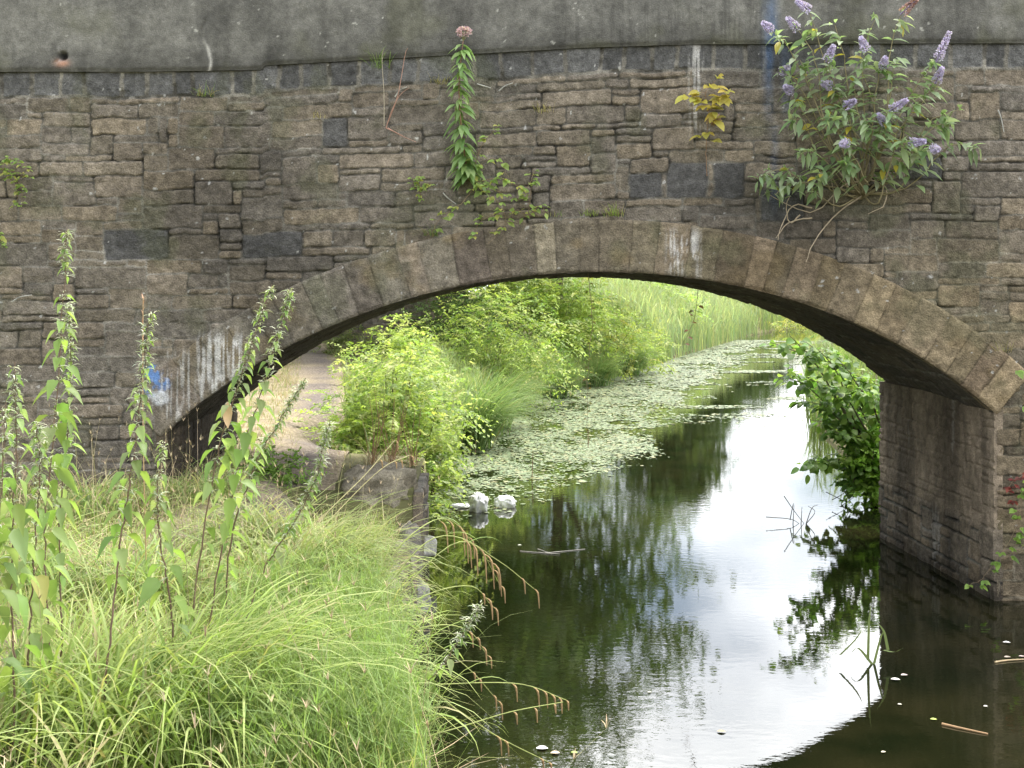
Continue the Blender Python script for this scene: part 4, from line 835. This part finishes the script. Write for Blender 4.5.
# hanging shoots under the arch
bramble('hanging_shoot', 'thin bramble shoot dangling from the crown of the arch almost to the water', 'bramble', at(588, 274, YF+.3), [[(588, 272, YF+.3), (592, 320, YF+.3), (588, 370, YF+.3), (587, 440, YF+.3)]], 61, [(.3, .28, .07), (.26, .2, .08), (.2, .22, .06)], .035, .07, True, rstem=.0035, skip=.3)
bramble('hanging_shoot', 'short bramble shoot with dull red leaves hanging from the arch right of its crown', 'bramble', at(698, 283, YB-.1), [[(698, 286, YB-.2), (696, 310, YB-.2), (690, 330, YB-.2), (680, 348, YB-.2)]], 62, [(.3, .12, .07), (.22, .2, .08), (.4, .18, .1)], .06, .09, True, rstem=.004, skip=.2, start=.3)
# bramble on the right hand pier corner
bramble('bramble_on_pier', 'bright green bramble trailing down the corner of the right hand pier to the water', 'bramble', at(1022, 470, YF-.1), [[(1040, 470, y), (1024, 490, y-.1), (1015, 530, y-.12), (985, 575, y-.06), (970, 585, y-.06)], [(1040, 480, y), (1018, 505, y-.15), (1024, 540, y-.18)], [(1045, 520, y), (1024, 545, y-.15), (1000, 560, y-.1)]], 63, [(.22, .34, .06), (.17, .28, .06), (.2, .3, .07)], .075, .075, True)
bramble('red_leaf_trail', 'patch of dark red creeper leaves beside the bright green bramble on the pier', 'creeper', at(1020, 480, YF-.02), [[(1036, 470, y+.05), (1015, 480, y), (1003, 495, y)], [(1036, 490, y+.05), (1018, 496, y), (1006, 505, y)]], 64, [(.22, .05, .05), (.28, .08, .06), (.16, .06, .05)], .075, .05, True)
bramble('leafy_shoot', 'pale green leafy shoot beside the end of the arch ring, above the red creeper', 'bramble', at(1045, 400, YF-.02), [[(1050, 380, y), (1030, 372, y-.2), (1012, 368, y-.25)], [(1050, 410, y), (1030, 425, y-.2), (1012, 432, y-.25)], [(1050, 390, y), (1034, 395, y-.2), (1022, 405, y-.25)]], 65, [(.24, .36, .08), (.2, .32, .07)], .09, .07, True)

# ------------------------------------------------------------ beyond the bridge: left bank shrubs
YG = [(.26, .34, .075), (.32, .39, .1), (.21, .29, .06), (.38, .42, .15), (.16, .235, .055)]
def bush(name, label, cat, px0, px1, ytop, ybot, Y, n, per, ls, cols, seed, m='leaf', nl=7, prof='cards', spread=.2, group=None, trunks=5, flat=.5, aspect=.5, depth=None):
    r = np.random.RandomState(seed); p0, p1 = at(px0, ybot, Y), at(px1, ytop, Y); wd = p1[0]-p0[0]; gx = (p0[0]+p1[0])/2; gz = float(ground_z(gx, Y)); gz = max(gz, -.05); zb, zt = min(gz, p0[2]) if p0[2] > gz else gz, p1[2]
    zb = min(p0[2], gz); t = thing(name, label, cat, (gx, Y, max(gz, .0)), group); lobes = []; dp = depth or wd*.5
    for k in range(nl):
        f = (k+.5)/nl; cx = p0[0]+wd*(.14+.72*f)+r.randn()*wd*.04; top = zt-(zt-zb)*(.38*abs(2*f-1)**1.6)*r.uniform(.6, 1.2)-.12*(zt-zb)*r.rand()
        rz = (top-zb)*.36; rx = wd*r.uniform(.16, .26); lobes.append((np.array([cx, Y+r.uniform(-.5, .5)*dp, top-rz]), np.array([rx, dp*.55, rz])))
        if r.rand() < .75: lobes.append((np.array([cx+r.randn()*wd*.06, Y-dp*.3+r.randn()*dp*.2, zb+(top-zb)*.3]), np.array([rx*1.05, dp*.5, rz*.85])))
    a = Acc(); ws = max(.6, wd/2.2)
    sprays(a, lobes, int(n*1.15), per+(per % 2)+4, ls, cols, r, aspect, prof if prof != 'cards' else 'dia', (.22*ws, .5*ws)); a.build('foliage', M[m], t)
    a = Acc(); b = np.array([gx, Y, max(gz, 0)-.05])
    for k in range(trunks):
        l = lobes[r.randint(len(lobes))]; tube(a, curve([b+r.randn(3)*np.array([wd*.08, dp*.1, 0]), (b+l[0])/2+r.randn(3)*.08, l[0]+np.array([0, 0, l[1][2]*.5])], 9), .018+.012*r.rand(), .005, (.12, .1, .06), 5)
    a.build('stems', M['bark'], t); return t
bush('leafy_shrub', 'bright yellow-green leafy shrub between towpath and lily pads, nearest under the arch', 'shrub', 326, 470, 330, 472, 17.6, 9500, 8, .085, YG, 201, prof='lance', spread=.14, aspect=.5, nl=11, trunks=12, depth=2.4)
bush('leafy_shrub', 'low spreading green weeds at the water edge before the nearest shrub', 'weeds', 392, 462, 425, 500, 15.6, 2200, 8, .075, YG+[(.2, .3, .06)], 216, prof='oval', nl=6, trunks=5)
bush('leafy_shrub', 'low green weeds on the path side of the nearest shrub', 'weeds', 318, 400, 405, 475, 15.8, 2400, 8, .075, YG, 217, prof='oval', nl=6, trunks=5)
bush('leafy_shrub', 'taller bright green shrub with layered sprays behind the nearest shrub', 'shrub', 410, 562, 278, 372, 30, 10500, 9, .11, YG+[(.12, .2, .04)], 202, prof='lance', spread=.2, aspect=.42, nl=8, trunks=8)
bush('leafy_shrub', 'mid-sized green shrub at the top of the path behind the nearest shrub', 'shrub', 355, 440, 312, 372, 24, 3500, 8, .1, YG, 203, spread=.18, trunks=5)
bush('leafy_shrub', 'green shrub hung with yellow sprays standing over the reeds in mid bank', 'shrub', 540, 640, 280, 366, 40, 6200, 9, .13, YG+[(.13, .2, .05), (.3, .3, .06)], 204, spread=.25, trunks=6)
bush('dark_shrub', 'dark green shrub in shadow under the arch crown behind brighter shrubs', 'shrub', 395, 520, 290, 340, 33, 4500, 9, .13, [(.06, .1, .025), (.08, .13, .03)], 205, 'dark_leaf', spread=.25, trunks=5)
bush('leafy_shrub', 'low nettle-green weed patch at the foot of the bridge beside the path', 'weeds', 236, 302, 445, 505, 11.6, 1900, 7, .06, [(.13, .23, .045), (.16, .26, .05)], 206, prof='oval', spread=.1, nl=5, trunks=6)
bush('leafy_shrub', 'small low weed patch behind the pale edging stone', 'weeds', 395, 440, 455, 530, 13.2, 1100, 7, .07, YG, 207, prof='oval', spread=.1, nl=4, trunks=4)
bush('leafy_shrub', 'small olive bush on the bank left of the path top', 'shrub', 318, 372, 318, 350, 34, 1800, 8, .1, [(.14, .18, .06), (.18, .2, .07)], 208, spread=.2, nl=4)
bush('yellow_shrub', 'pale yellow-green shrub in front of the tall reeds', 'shrub', 590, 660, 305, 372, 44, 3200, 8, .14, [(.26, .32, .07), (.3, .34, .1), (.2, .28, .06)], 209, spread=.28, nl=5)
bush('yellow_shrub', 'yellow flowering weeds on the far bank at the bend in the canal', 'shrub', 768, 815, 312, 336, 92, 1500, 8, .2, [(.4, .38, .09), (.32, .34, .09), (.28, .33, .1)], 210, spread=.4, nl=4)
# right bank bush with round glossy leaves
def right_bush():
    r = np.random.RandomState(91); root = np.array([5.75, 16.6, .35]); t = thing('alder_bush', 'dark green round-leaved bush leaning over the water beside the right hand pier', 'bush', tuple(root)); a = Acc()
    tp = [(770, 342), (790, 336), (778, 372), (806, 342), (800, 400), (822, 348), (838, 358), (812, 420), (790, 372), (850, 372), (836, 400), (815, 462), (806, 468), (842, 440), (862, 400), (872, 432), (858, 470), (868, 490), (846, 420), (878, 392), (826, 384), (862, 450), (880, 460), (834, 432), (880, 420), (872, 380), (895, 440), (890, 400), (856, 388), (850, 488), (875, 510)]
    tips = [at(x, yy, 16.2+r.uniform(-.5, .9)) for x, yy in tp]; cvs = shrub_branches(a, root, tips, .02, .004, (.12, .1, .07), r, .5, 18); a.build('branches', M['bark'], t); P, D, L = [], [], []
    for cv in cvs:
        m = len(cv)
        for f in np.arange(.42, 1.0, .016):
            p = cv[min(int(f*(m-1)), m-1)]
            if r.rand() < .15: continue
            for q in range(2):
                d = unit(np.array([r.randn(), r.randn(), r.uniform(-.7, .4)])); P.append(p+d*r.uniform(.02, .16)); D.append(d); L.append(r.uniform(.08, .14))
    P, D, L = np.array(P), np.array(D), np.array(L); n = len(P); a = Acc()
    leaves(a, P, D, np.tile([0, -.3, 1.], (n, 1))+r.randn(n, 3)*.45, L, L*.92, 'round', palette(n, [(.13, .23, .05), (.17, .28, .06), (.1, .18, .04), (.23, .33, .08)], .2, r), .3, .12); a.build('leaves', M['leaf'], t)
right_bush()
bush('leafy_shrub', 'bright green low bush at the foot of the dark round-leaved bush', 'shrub', 842, 900, 425, 508, 16.1, 2800, 8, .1, [(.2, .34, .05), (.24, .38, .07)], 211, prof='oval', spread=.14, nl=5)
for a_ in [('leafy_shrub', 'tall pale green shrub filling the gap under the arch crown', 'shrub', 455, 600, 258, 330, 38, 9500, 9, .18, YG, 212), ('leafy_shrub', 'mid green thicket behind the ruined wall', 'shrub', 330, 470, 268, 335, 42, 5000, 9, .18, [(.15, .22, .05), (.19, .27, .06)], 213), ('leafy_shrub', 'soft green shrub between the yellow-sprayed shrub and the reeds', 'shrub', 585, 690, 262, 330, 60, 4500, 9, .24, [(.2, .28, .08), (.26, .33, .1)], 214), ('leafy_shrub', 'low green shrub where the reed bed starts', 'shrub', 575, 650, 310, 362, 46, 2600, 9, .15, YG, 215)]:
    bush(*a_, trunks=5, flat=.5)
# tall sedges and reeds on the left bank
BLUEG = [(.12, .21, .065), (.16, .26, .09), (.2, .29, .1), (.08, .14, .04)]
for i, (px, py, Y, nb, Lr, lab) in enumerate([(482, 415, 22.0, 620, (1.1, 2.2), 'tall dark sedge fountain beside the nearest shrub, drooping to the lily pads'), (545, 405, 25.5, 620, (1.1, 2.2), 'tall sedge fountain at the waterline below the taller shrub'), (515, 408, 24, 420, (.9, 1.8), 'smaller dark sedge clump wedged between two tall sedge fountains'), (588, 398, 29, 480, (1.0, 1.9), 'reddish-based sedge clump where the reeds begin'), (615, 392, 33, 420, (1.0, 1.8), 'sedge clump at the waterline below the yellow-sprayed shrub'), (642, 384, 37, 420, (1.0, 1.8), 'pale sedge clump between yellow-sprayed shrub and reed bed'), (668, 374, 42, 420, (1.0, 1.9), 'sedge clump at the near end of the reed bed')]):
    p = at(px, py, Y); p[0] = min(p[0], Lx(Y)+.25); p[2] = max(-.05, float(ground_z(p[0], p[1]))); sedge('tall_sedge', lab, tuple(p), nb, Lr, 500+i, BLUEG, (-.35, .7), (.9, 2.1), (.014, .026), 'tall sedges along the left bank', (.02, .5), .2, tip=(.24, .3, .12))
def reeds(name, label, x_of, y0, y1, n, hr, cols, depth, seed, wd=(.02, .035), bank='L', power=1.0):
    r = np.random.RandomState(seed); yy = r.uniform(y0, y1, n); dd = r.rand(n)**power*depth; xx = Lx(yy)-dd+.1 if bank == 'L' else Rx(yy)+dd-.1; B = np.stack([xx, yy, np.maximum(ground_z(xx, yy), -.1)], -1); a = Acc()
    L = r.uniform(*hr, n)*(.75+.5*fbm(xx, yy, .35, seed)); f = np.repeat(palette(n, cols, .2, r), 1, 0)
    blades(a, B, r.uniform(0, 6.28, n), L, r.uniform(*wd, n), r.uniform(0, .2, n), r.uniform(.1, .7, n), f, 4, (.3, .32, .16))
    q = B+np.array([0, 0, 1.])*(L*r.uniform(.3, .8, n))[:, None]; blades(a, q, r.uniform(0, 6.28, n), L*.28, r.uniform(*wd, n), r.uniform(.3, .7, n), r.uniform(.3, 1.2, n), f*1.05, 3)
    tag(a.build(name, M['matt_leaf']), label, 'reeds', kind='stuff')
reeds('bank_reeds', 'tall grass and reeds along the left waterline', None, 17.5, 52, 15000, (.6, 1.4), [(.18, .26, .09), (.24, .31, .12), (.3, .33, .16), (.16, .24, .08)], 1.5, 601)
reeds('reed_bed', 'pale blue-green reed bed on the outside of the bend', None, 50, 86, 14000, (1.4, 3.0), [(.22, .3, .16), (.27, .35, .2), (.31, .37, .18), (.36, .38, .2)], 7.5, 602, (.03, .05))
reeds('reed_bed', 'reeds on the far side of the bend', None, 86, 150, 6000, (1.6, 3.0), [(.18, .25, .1), (.24, .28, .12)], 10, 603, (.05, .08))
reeds('reed_bed', 'reeds along the right waterline beyond the bridge', None, 24, 130, 7000, (.7, 1.5), [(.14, .2, .06), (.18, .25, .08)], 3, 604, (.025, .04), 'R')
# low mixed bank growth so that no bare soil shows far off
acc = Acc(); B = strew(26000, -30, 30, 13.8, 75, lambda x, y: (Lx(y)-x > .1) & (Lx(y)-x < 16) & (np.abs(x-path_x(y)) > path_w(y)*1.0) & ((path_x(y)-x < .4) | (path_x(y)-x > 4) | (y > 40))); n = len(B)
blades(acc, B, rng.uniform(0, 6.28, n), rng.uniform(.25, .8, n), rng.uniform(.012, .03, n), rng.uniform(0, .6, n), rng.uniform(.2, 1.6, n), palette(n, G_GRN+G_YEL, .25), 3); tag(acc.build('rough_grass', M['matt_leaf']), 'rough grass on the bank beyond the bridge', 'grass', kind='stuff')
acc = Acc(); B = strew(12000, 4, 60, 14.3, 110, lambda x, y: (x-Rx(y) > .1) & (x-Rx(y) < 12)); n = len(B)
blades(acc, B, rng.uniform(0, 6.28, n), rng.uniform(.25, .9, n), rng.uniform(.015, .035, n), rng.uniform(0, .6, n), rng.uniform(.2, 1.6, n), palette(n, G_GRN+G_YEL, .25), 3); tag(acc.build('rough_grass', M['matt_leaf']), 'rough grass on the right bank beyond the bridge', 'grass', kind='stuff')
# dead brown dock stems before the nearest shrub
for i, (px, py, h, lab) in enumerate([(372, 466, .85, 'brown dead dock stalk at the foot of the nearest shrub'), (392, 470, 1.0, 'tallest brown dead dock stalk, behind the pale edging stone'), (412, 470, .75, 'thin brown dead dock stalk next to the lily pads')]):
    r = np.random.RandomState(700+i); p = at(px, py, 12.9); p[2] = ground_z(p[0], p[1]); t = thing('dead_dock', lab, 'dead plant', tuple(p), 'dead dock stalks'); a = Acc()
    for k in range(7): d = np.array([r.uniform(-.3, .35), r.uniform(-.2, .2), 1])*h*r.uniform(.6, 1); tube(a, curve([p, p+d*.5+r.randn(3)*.02, p+d], 7), .006, .002, (.34, .22, .12), 4)
    a.build('stalks', M['dry'], t); a = Acc(); B = p+np.c_[r.randn(30, 2)*.05, np.zeros(30)]; blades(a, B, r.uniform(0, 6.28, 30), r.uniform(.2, .5, 30), np.full(30, .008), r.uniform(.2, .8, 30), r.uniform(.5, 1.8, 30), palette(30, [(.38, .27, .14), (.42, .34, .2)], .2, r), 5); a.build('leaves', M['dry'], t)
# old stone wall stub glimpsed behind the shrubs
lay_s = Layout(-7.5, -.5, -.2, 4.5, 47)
acc = Acc(); patch(acc, np.arange(-6.6, -1.4, .04), np.arange(.8, 3.05, .04), lambda U, V, h: np.stack([U, 38-h-.0*U, V], -1), lambda U, V: rubble(U, V, lay_s, .03, .01, .03)[:2], skirt=.4)
tag(acc.build('ruined_wall', M['stone']), 'low brown stone wall half hidden behind the shrubs under the arch', 'wall')

# ------------------------------------------------------------ trees (their crowns also fill the reflections)
DG = [(.14, .2, .07), (.16, .23, .075), (.12, .175, .06), (.18, .25, .085)]
def tree(label, x, Y, h, cr, cb, seed, cols=DG, n=4200, ls=.3, nl=9):
    r = np.random.RandomState(seed); z = float(ground_z(x, Y)); t = thing('tree', label, 'tree', (x, Y, z), 'trees beyond the bridge'); b = np.array([x, Y, z-.1]); lobes = []
    for k in range(nl):
        f = (k+.5)/nl; an = k*2.4+r.rand(); zz = z+cb+(h-cb)*(.12+.8*f); rad = cr*(math.sin(math.pi*min(.95, .25+.68*f)))*r.uniform(.45, .75); q = cr*.55*(1-.55*f)*r.uniform(.7, 1.2)
        lobes.append((np.array([x+math.cos(an)*q, Y+math.sin(an)*q, zz]), np.array([rad, rad, rad*.62])))
    a = Acc(); tube(a, curve([b, b+np.array([r.randn()*.1, 0, h*.3]), b+np.array([r.randn()*.3, 0, h*.85])], 10), .025*h*.8, .03, (.09, .075, .055), 8)
    for l in lobes: s = b+np.array([0, 0, (l[0][2]-b[2])*r.uniform(.45, .7)]); tube(a, curve([s, (s+l[0])/2+r.randn(3)*.2, l[0]+np.array([0, 0, l[1][2]*.4])], 8), .007*h, .015, (.09, .075, .055), 5)
    a.build('trunk', M['bark'], t); a = Acc(); foliage(a, lobes, n*2.2, 14, ls*1.25, cols, .42, 'cards', .5, .2, r, .6); a.build('crown', M['dark_leaf'], t)
T = [ # x, Y, height, crown radius, crown base
 (-8.2, 27, 13, 3.4, 2.0, 'tall dark tree behind the bridge, closest to the towpath'), (-2.6, 36, 14.5, 4.0, 2.6, 'tall dark tree leaning to the canal just behind the layered shrub'),
 (1.6, 43, 15.5, 4.8, 2.4, 'broad dark tree overhanging the water beyond the layered shrub'), (-8, 33, 15, 4, 2.5, 'tall dark tree on the far side of the path top'), (-4.5, 45, 17, 4.4, 3, 'very tall tree behind the ruined wall'),
 (.3, 58, 18, 4.6, 3, 'very tall tree rising behind the yellow-sprayed shrub'), (-12, 50, 17, 5, 2.5, 'broad tree far left behind the path'), (-3, 70, 18, 5, 3, 'distant tall tree left of the reed bed'),
 (11.2, 84, 12.5, 4.6, 2, 'rounded tree directly behind the reed bed'), (14.5, 96, 13.5, 4.2, 2, 'lone rounded tree whose crown ends the canal view'), (4, 100, 12, 5, 2, 'distant tree left of the lone rounded tree'),
 (-18, 75, 15, 5.5, 2, 'distant broad tree at the edge of the field'), (22, 118, 8, 4.5, 1, 'small far tree right of the lone rounded tree'), (32, 150, 10, 6, 1, 'far low tree beyond the bend'), (44, 150, 10, 6, 1, 'far low tree right of the bend'),
 (58, 160, 11, 7, 1, 'far spreading tree on the right bank horizon'), (-9.5, 20, 8, 2.4, 2.0, 'slim young tree rising just behind the bridge by the path'), (-32, 100, 16, 7, 2, 'far spreading tree on the left horizon'), (12, 140, 9, 6, 1, 'far low tree behind the reed bed'), (-14, 130, 14, 7, 1.5, 'far broad tree on the horizon behind the shrubs'), (72, 150, 11, 7, 1, 'farthest spreading tree on the right horizon')]
for i, (x, Y, h, cr, cb, lab) in enumerate(T):
    far = Y > 65; tree(lab, x, Y, h, cr, cb, 800+i, DG if not far else [(.08, .12, .04), (.1, .145, .05), (.065, .1, .035)], 4600 if Y < 60 else 2600, .3 if Y < 60 else .5, 11 if Y < 60 else 9)
# far wood closing the horizon
acc = Acc(); lob = [(np.array([x, 230+30*math.sin(x*.05), 3.5+1.8*math.sin(x*.11)]), np.array([9, 8, 5.])) for x in np.arange(-160, 240, 9.)]
foliage(acc, lob, 40000, 12, 1.3, [(.07, .1, .045), (.09, .12, .055)], 1.6, 'cards', .5, .2, np.random.RandomState(5), .7); tag(acc.build('far_wood', M['dark_leaf']), 'far off wood closing the view', 'wood', kind='stuff')

# ------------------------------------------------------------ on the water
def pad_mesh(a, C_, rad, rz, col, r, tilt=.04, k=7):
    n = len(C_); an = np.linspace(.18, 2*math.pi-.18, k)[None]+rz[:, None]; ra = rad[:, None]*(1+.06*r.randn(n, k))
    V = np.concatenate([C_[:, None], np.stack([C_[:, None, 0]+np.cos(an)*ra, C_[:, None, 1]+np.sin(an)*ra, C_[:, None, 2]+rad[:, None]*tilt*2*r.randn(n, k)], -1)], 1)
    V[..., 2] = np.maximum(V[..., 2], .003)
    j = np.arange(1, k); f = np.stack([np.zeros(k-1, int), j, j+1], -1); F = (np.arange(n)[:, None, None]*(k+1)+f[None]).reshape(-1, 3); a.add(V.reshape(-1, 3), F, np.repeat(col, k+1, 0))
def lilies():
    r = np.random.RandomState(61); n = 115000; y = 15.2+(75-15.2)*r.rand(n)**1.35; u = r.rand(n); Wd = Rx(y)-Lx(y); x = Lx(y)+u*Wd*1.0
    edge_px = np.interp(y, [15, 16.5, 18, 20, 23, 27, 32, 40, 50, 60, 75], [470, 540, 590, 612, 635, 655, 672, 690, 712, 738, 762]); px = 512+x/y*FPX
    dens = sstep(28, -22, px-edge_px+(fbm(x, y*.5, .9, 9)-.5)*90)*(.12+.88*sstep(.38, .52, fbm(x, y*.6, 1.1, 7, 5, .6)))
    stray = (fbm(x*.5, y*1.4, .8, 19, 4) > .62)*.55*sstep(24, 34, y)
    k = r.rand(n) < np.maximum(dens, stray)*(.35+.65*sstep(15.2, 17.5, y)); x, y = x[k], y[k]; n = len(x); a = Acc()
    rad = r.uniform(.02, .05, n)*np.clip(y/22, .9, 1.9); pad_mesh(a, np.stack([x, y, np.full(n, .006)+r.rand(n)*.006], -1), rad, r.uniform(0, 6.28, n), palette(n, [(.135, .17, .085), (.155, .19, .1), (.175, .205, .11), (.12, .16, .07), (.2, .2, .09)], .12, r), r, .04)
    q = np.repeat(np.stack([x, y], -1)[y < 34], 2, 0); q = q+r.randn(*q.shape)*np.array([.07, .1]); q = q[q[:, 0] > Lx(q[:, 1])-.2]; m = len(q)
    pad_mesh(a, np.c_[q, np.full(m, .004)+r.rand(m)*.003], r.uniform(.01, .024, m), r.uniform(0, 6.28, m), palette(m, [(.155, .19, .09), (.14, .18, .08)], .12, r), r, .03, 5); tag(a.build('lily_pads', M['pad']), 'mat of small pale green floating pads along the left half of the canal', 'lily pads', kind='stuff')
lilies()
FL = [(435+.388*0+108, 748, .05, 'long white floating leaf near the lower sedge stems', (.7, .68, .62)), (556, 753, .04, 'tan floating leaf touching the long white leaf', (.45, .35, .25)), (575, 752, .03, 'small green floating leaf right of the tan leaf', (.25, .33, .1)), (905, 675, .035, 'round pinkish floating leaf on the dark reflection of the arch', (.65, .52, .48)), (896, 679, .045, 'flat white floating leaf overlapping the round pinkish leaf', (.68, .62, .58)), (1007, 642, .04, 'white floating leaf by the right hand pier', (.7, .66, .62)), (1008, 657, .035, 'tan floating leaf just below the white leaf by the pier', (.5, .4, .32)), (1022, 656, .03, 'pinkish floating leaf cut by the view edge near the pier', (.6, .48, .42)), (934, 719, .03, 'small yellow-green floating leaf in the dark shadow of the arch', (.32, .38, .1)), (986, 706, .02, 'tiny white floating speck below the pier', (.7, .68, .6)), (900, 704, .02, 'tiny white floating speck above the submerged weed', (.65, .6, .5)), (722, 731, .04, 'brown floating leaf on the white sky reflection', (.3, .25, .18)), (650, 692, .02, 'tiny pale floating leaf in the tree reflection', (.6, .55, .4)), (884, 752, .02, 'tiny tan floating speck low in the arch shadow', (.6, .55, .4)), (520, 545, .03, 'pale floating leaf below the white bags', (.6, .62, .5))]
for i, (px, py, s, lab, c) in enumerate(FL):
    r = np.random.RandomState(900+i); p = on(px, py, .006); a = Acc(); leaves(a, p[None]-np.array([[s*.9, 0, 0]]), np.array([[1., r.uniform(-.3, .3), 0]]), np.array([[0, 0, 1.]]), np.array([s*1.6]), np.array([s*1.2]), 'oval', np.array(c), 0, .1); tag(a.build('floating_leaf', M['dry']), lab, 'leaf', 'leaves floating on the water')
def stick(pts, rad, lab, col, name='floating_stick'):
    a = Acc()
    for q in pts: tube(a, curve([on(x, yy, z) for x, yy, z in q], 8), rad, rad*.6, col, 5)
    return tag(a.build(name, M['stem']), lab, 'stick')
stick([[(942, 724, .005), (960, 728, .006), (988, 734, .004)]], .012, 'brown floating stick in the dark shadow of the arch', (.3, .19, .1))
stick([[(995, 662, .006), (1010, 660, .008), (1035, 659, .006)]], .009, 'pale floating stick beside the leaves at the pier', (.45, .34, .2))
stick([[(520, 551, .004), (545, 553, .006), (560, 554, .01)], [(545, 553, .006), (585, 549, .004)], [(538, 549, .01), (552, 554, .004)]], .006, 'pale forked twig floating in mid canal below the white bags', (.4, .38, .33))
def erect(name, pts, lab, Y, col, rad=.006, cat='twig'):
    a = Acc()
    for q in pts: tube(a, curve([at(x, yy, Y+.02*k) for k, (x, yy) in enumerate(q)], 8), rad, rad*.5, col, 4)
    return tag(a.build(name, M['stem']), lab, cat)
Yt = on(800, 524, 0)[1]; erect('bare_twig', [[(784, 496), (795, 512), (806, 526)], [(790, 520), (793, 505), (794, 504)], [(793, 524), (794, 505)], [(801, 525), (802, 507)], [(806, 524), (812, 508), (818, 505)], [(806, 524), (815, 512), (808, 506)], [(766, 517), (790, 519), (800, 524)]], 'tangle of thin dark twigs standing in the water before the round-leaved bush', Yt, (.1, .09, .075))
Yt = on(860, 506, 0)[1]; erect('bare_twig', [[(832, 500), (845, 492), (852, 478)], [(838, 508), (850, 500), (862, 490)], [(840, 480), (848, 498), (856, 508)], [(826, 492), (838, 498), (850, 504)]], 'dark twigs trailing at the waterline under the round-leaved bush', Yt, (.09, .08, .06))
for i, (x, yy, h, lab) in enumerate([(450, 462, 26, 'thin brown dead stem standing among the lily pads near the bank'), (470, 455, 20, 'brown dead stem pair standing in the lily pads'), (532, 478, 28, 'dark thin stem standing alone at the edge of the lily pads'), (588, 448, 18, 'short dark stem in the lily pads below the hanging shoot')]):
    Yt = on(x, yy, 0)[1]; erect('dead_weed', [[(x, yy), (x+1, yy-h)]]+([[(x+5, yy), (x+6, yy-h*.8)]] if i == 1 else []), lab, Yt, (.2, .13, .08), .008, 'dead stem')
p = on(872, 664, 0); t = thing('water_grass', 'tuft of pale green grass blades rising from the water in front of the pier reflection', 'water plant', tuple(p)); a = Acc()
for q in [[(868, 660), (869, 625), (871, 604)], [(888, 650), (884, 632), (877, 622)], [(840, 655), (855, 640), (863, 628)], [(884, 650), (894, 652), (903, 648)], [(874, 664), (880, 640), (884, 630)], [(872, 664), (858, 648), (850, 655)]]:
    cv = curve([np.array([at(x, yy, p[1]-.02*k)]).ravel() for k, (x, yy) in enumerate(q)], 9); wv = .011*(1-np.linspace(0, 1, 9)**2)[:, None]*np.array([[1., 0, .1]])+.0008; V = np.stack([cv-wv, cv+wv], 1).reshape(-1, 3); i = np.arange(8)*2; a.add(V, np.stack([i, i+1, i+3, i+2], -1), (.24, .3, .12))
a.build('leaves', M['matt_leaf'], t)
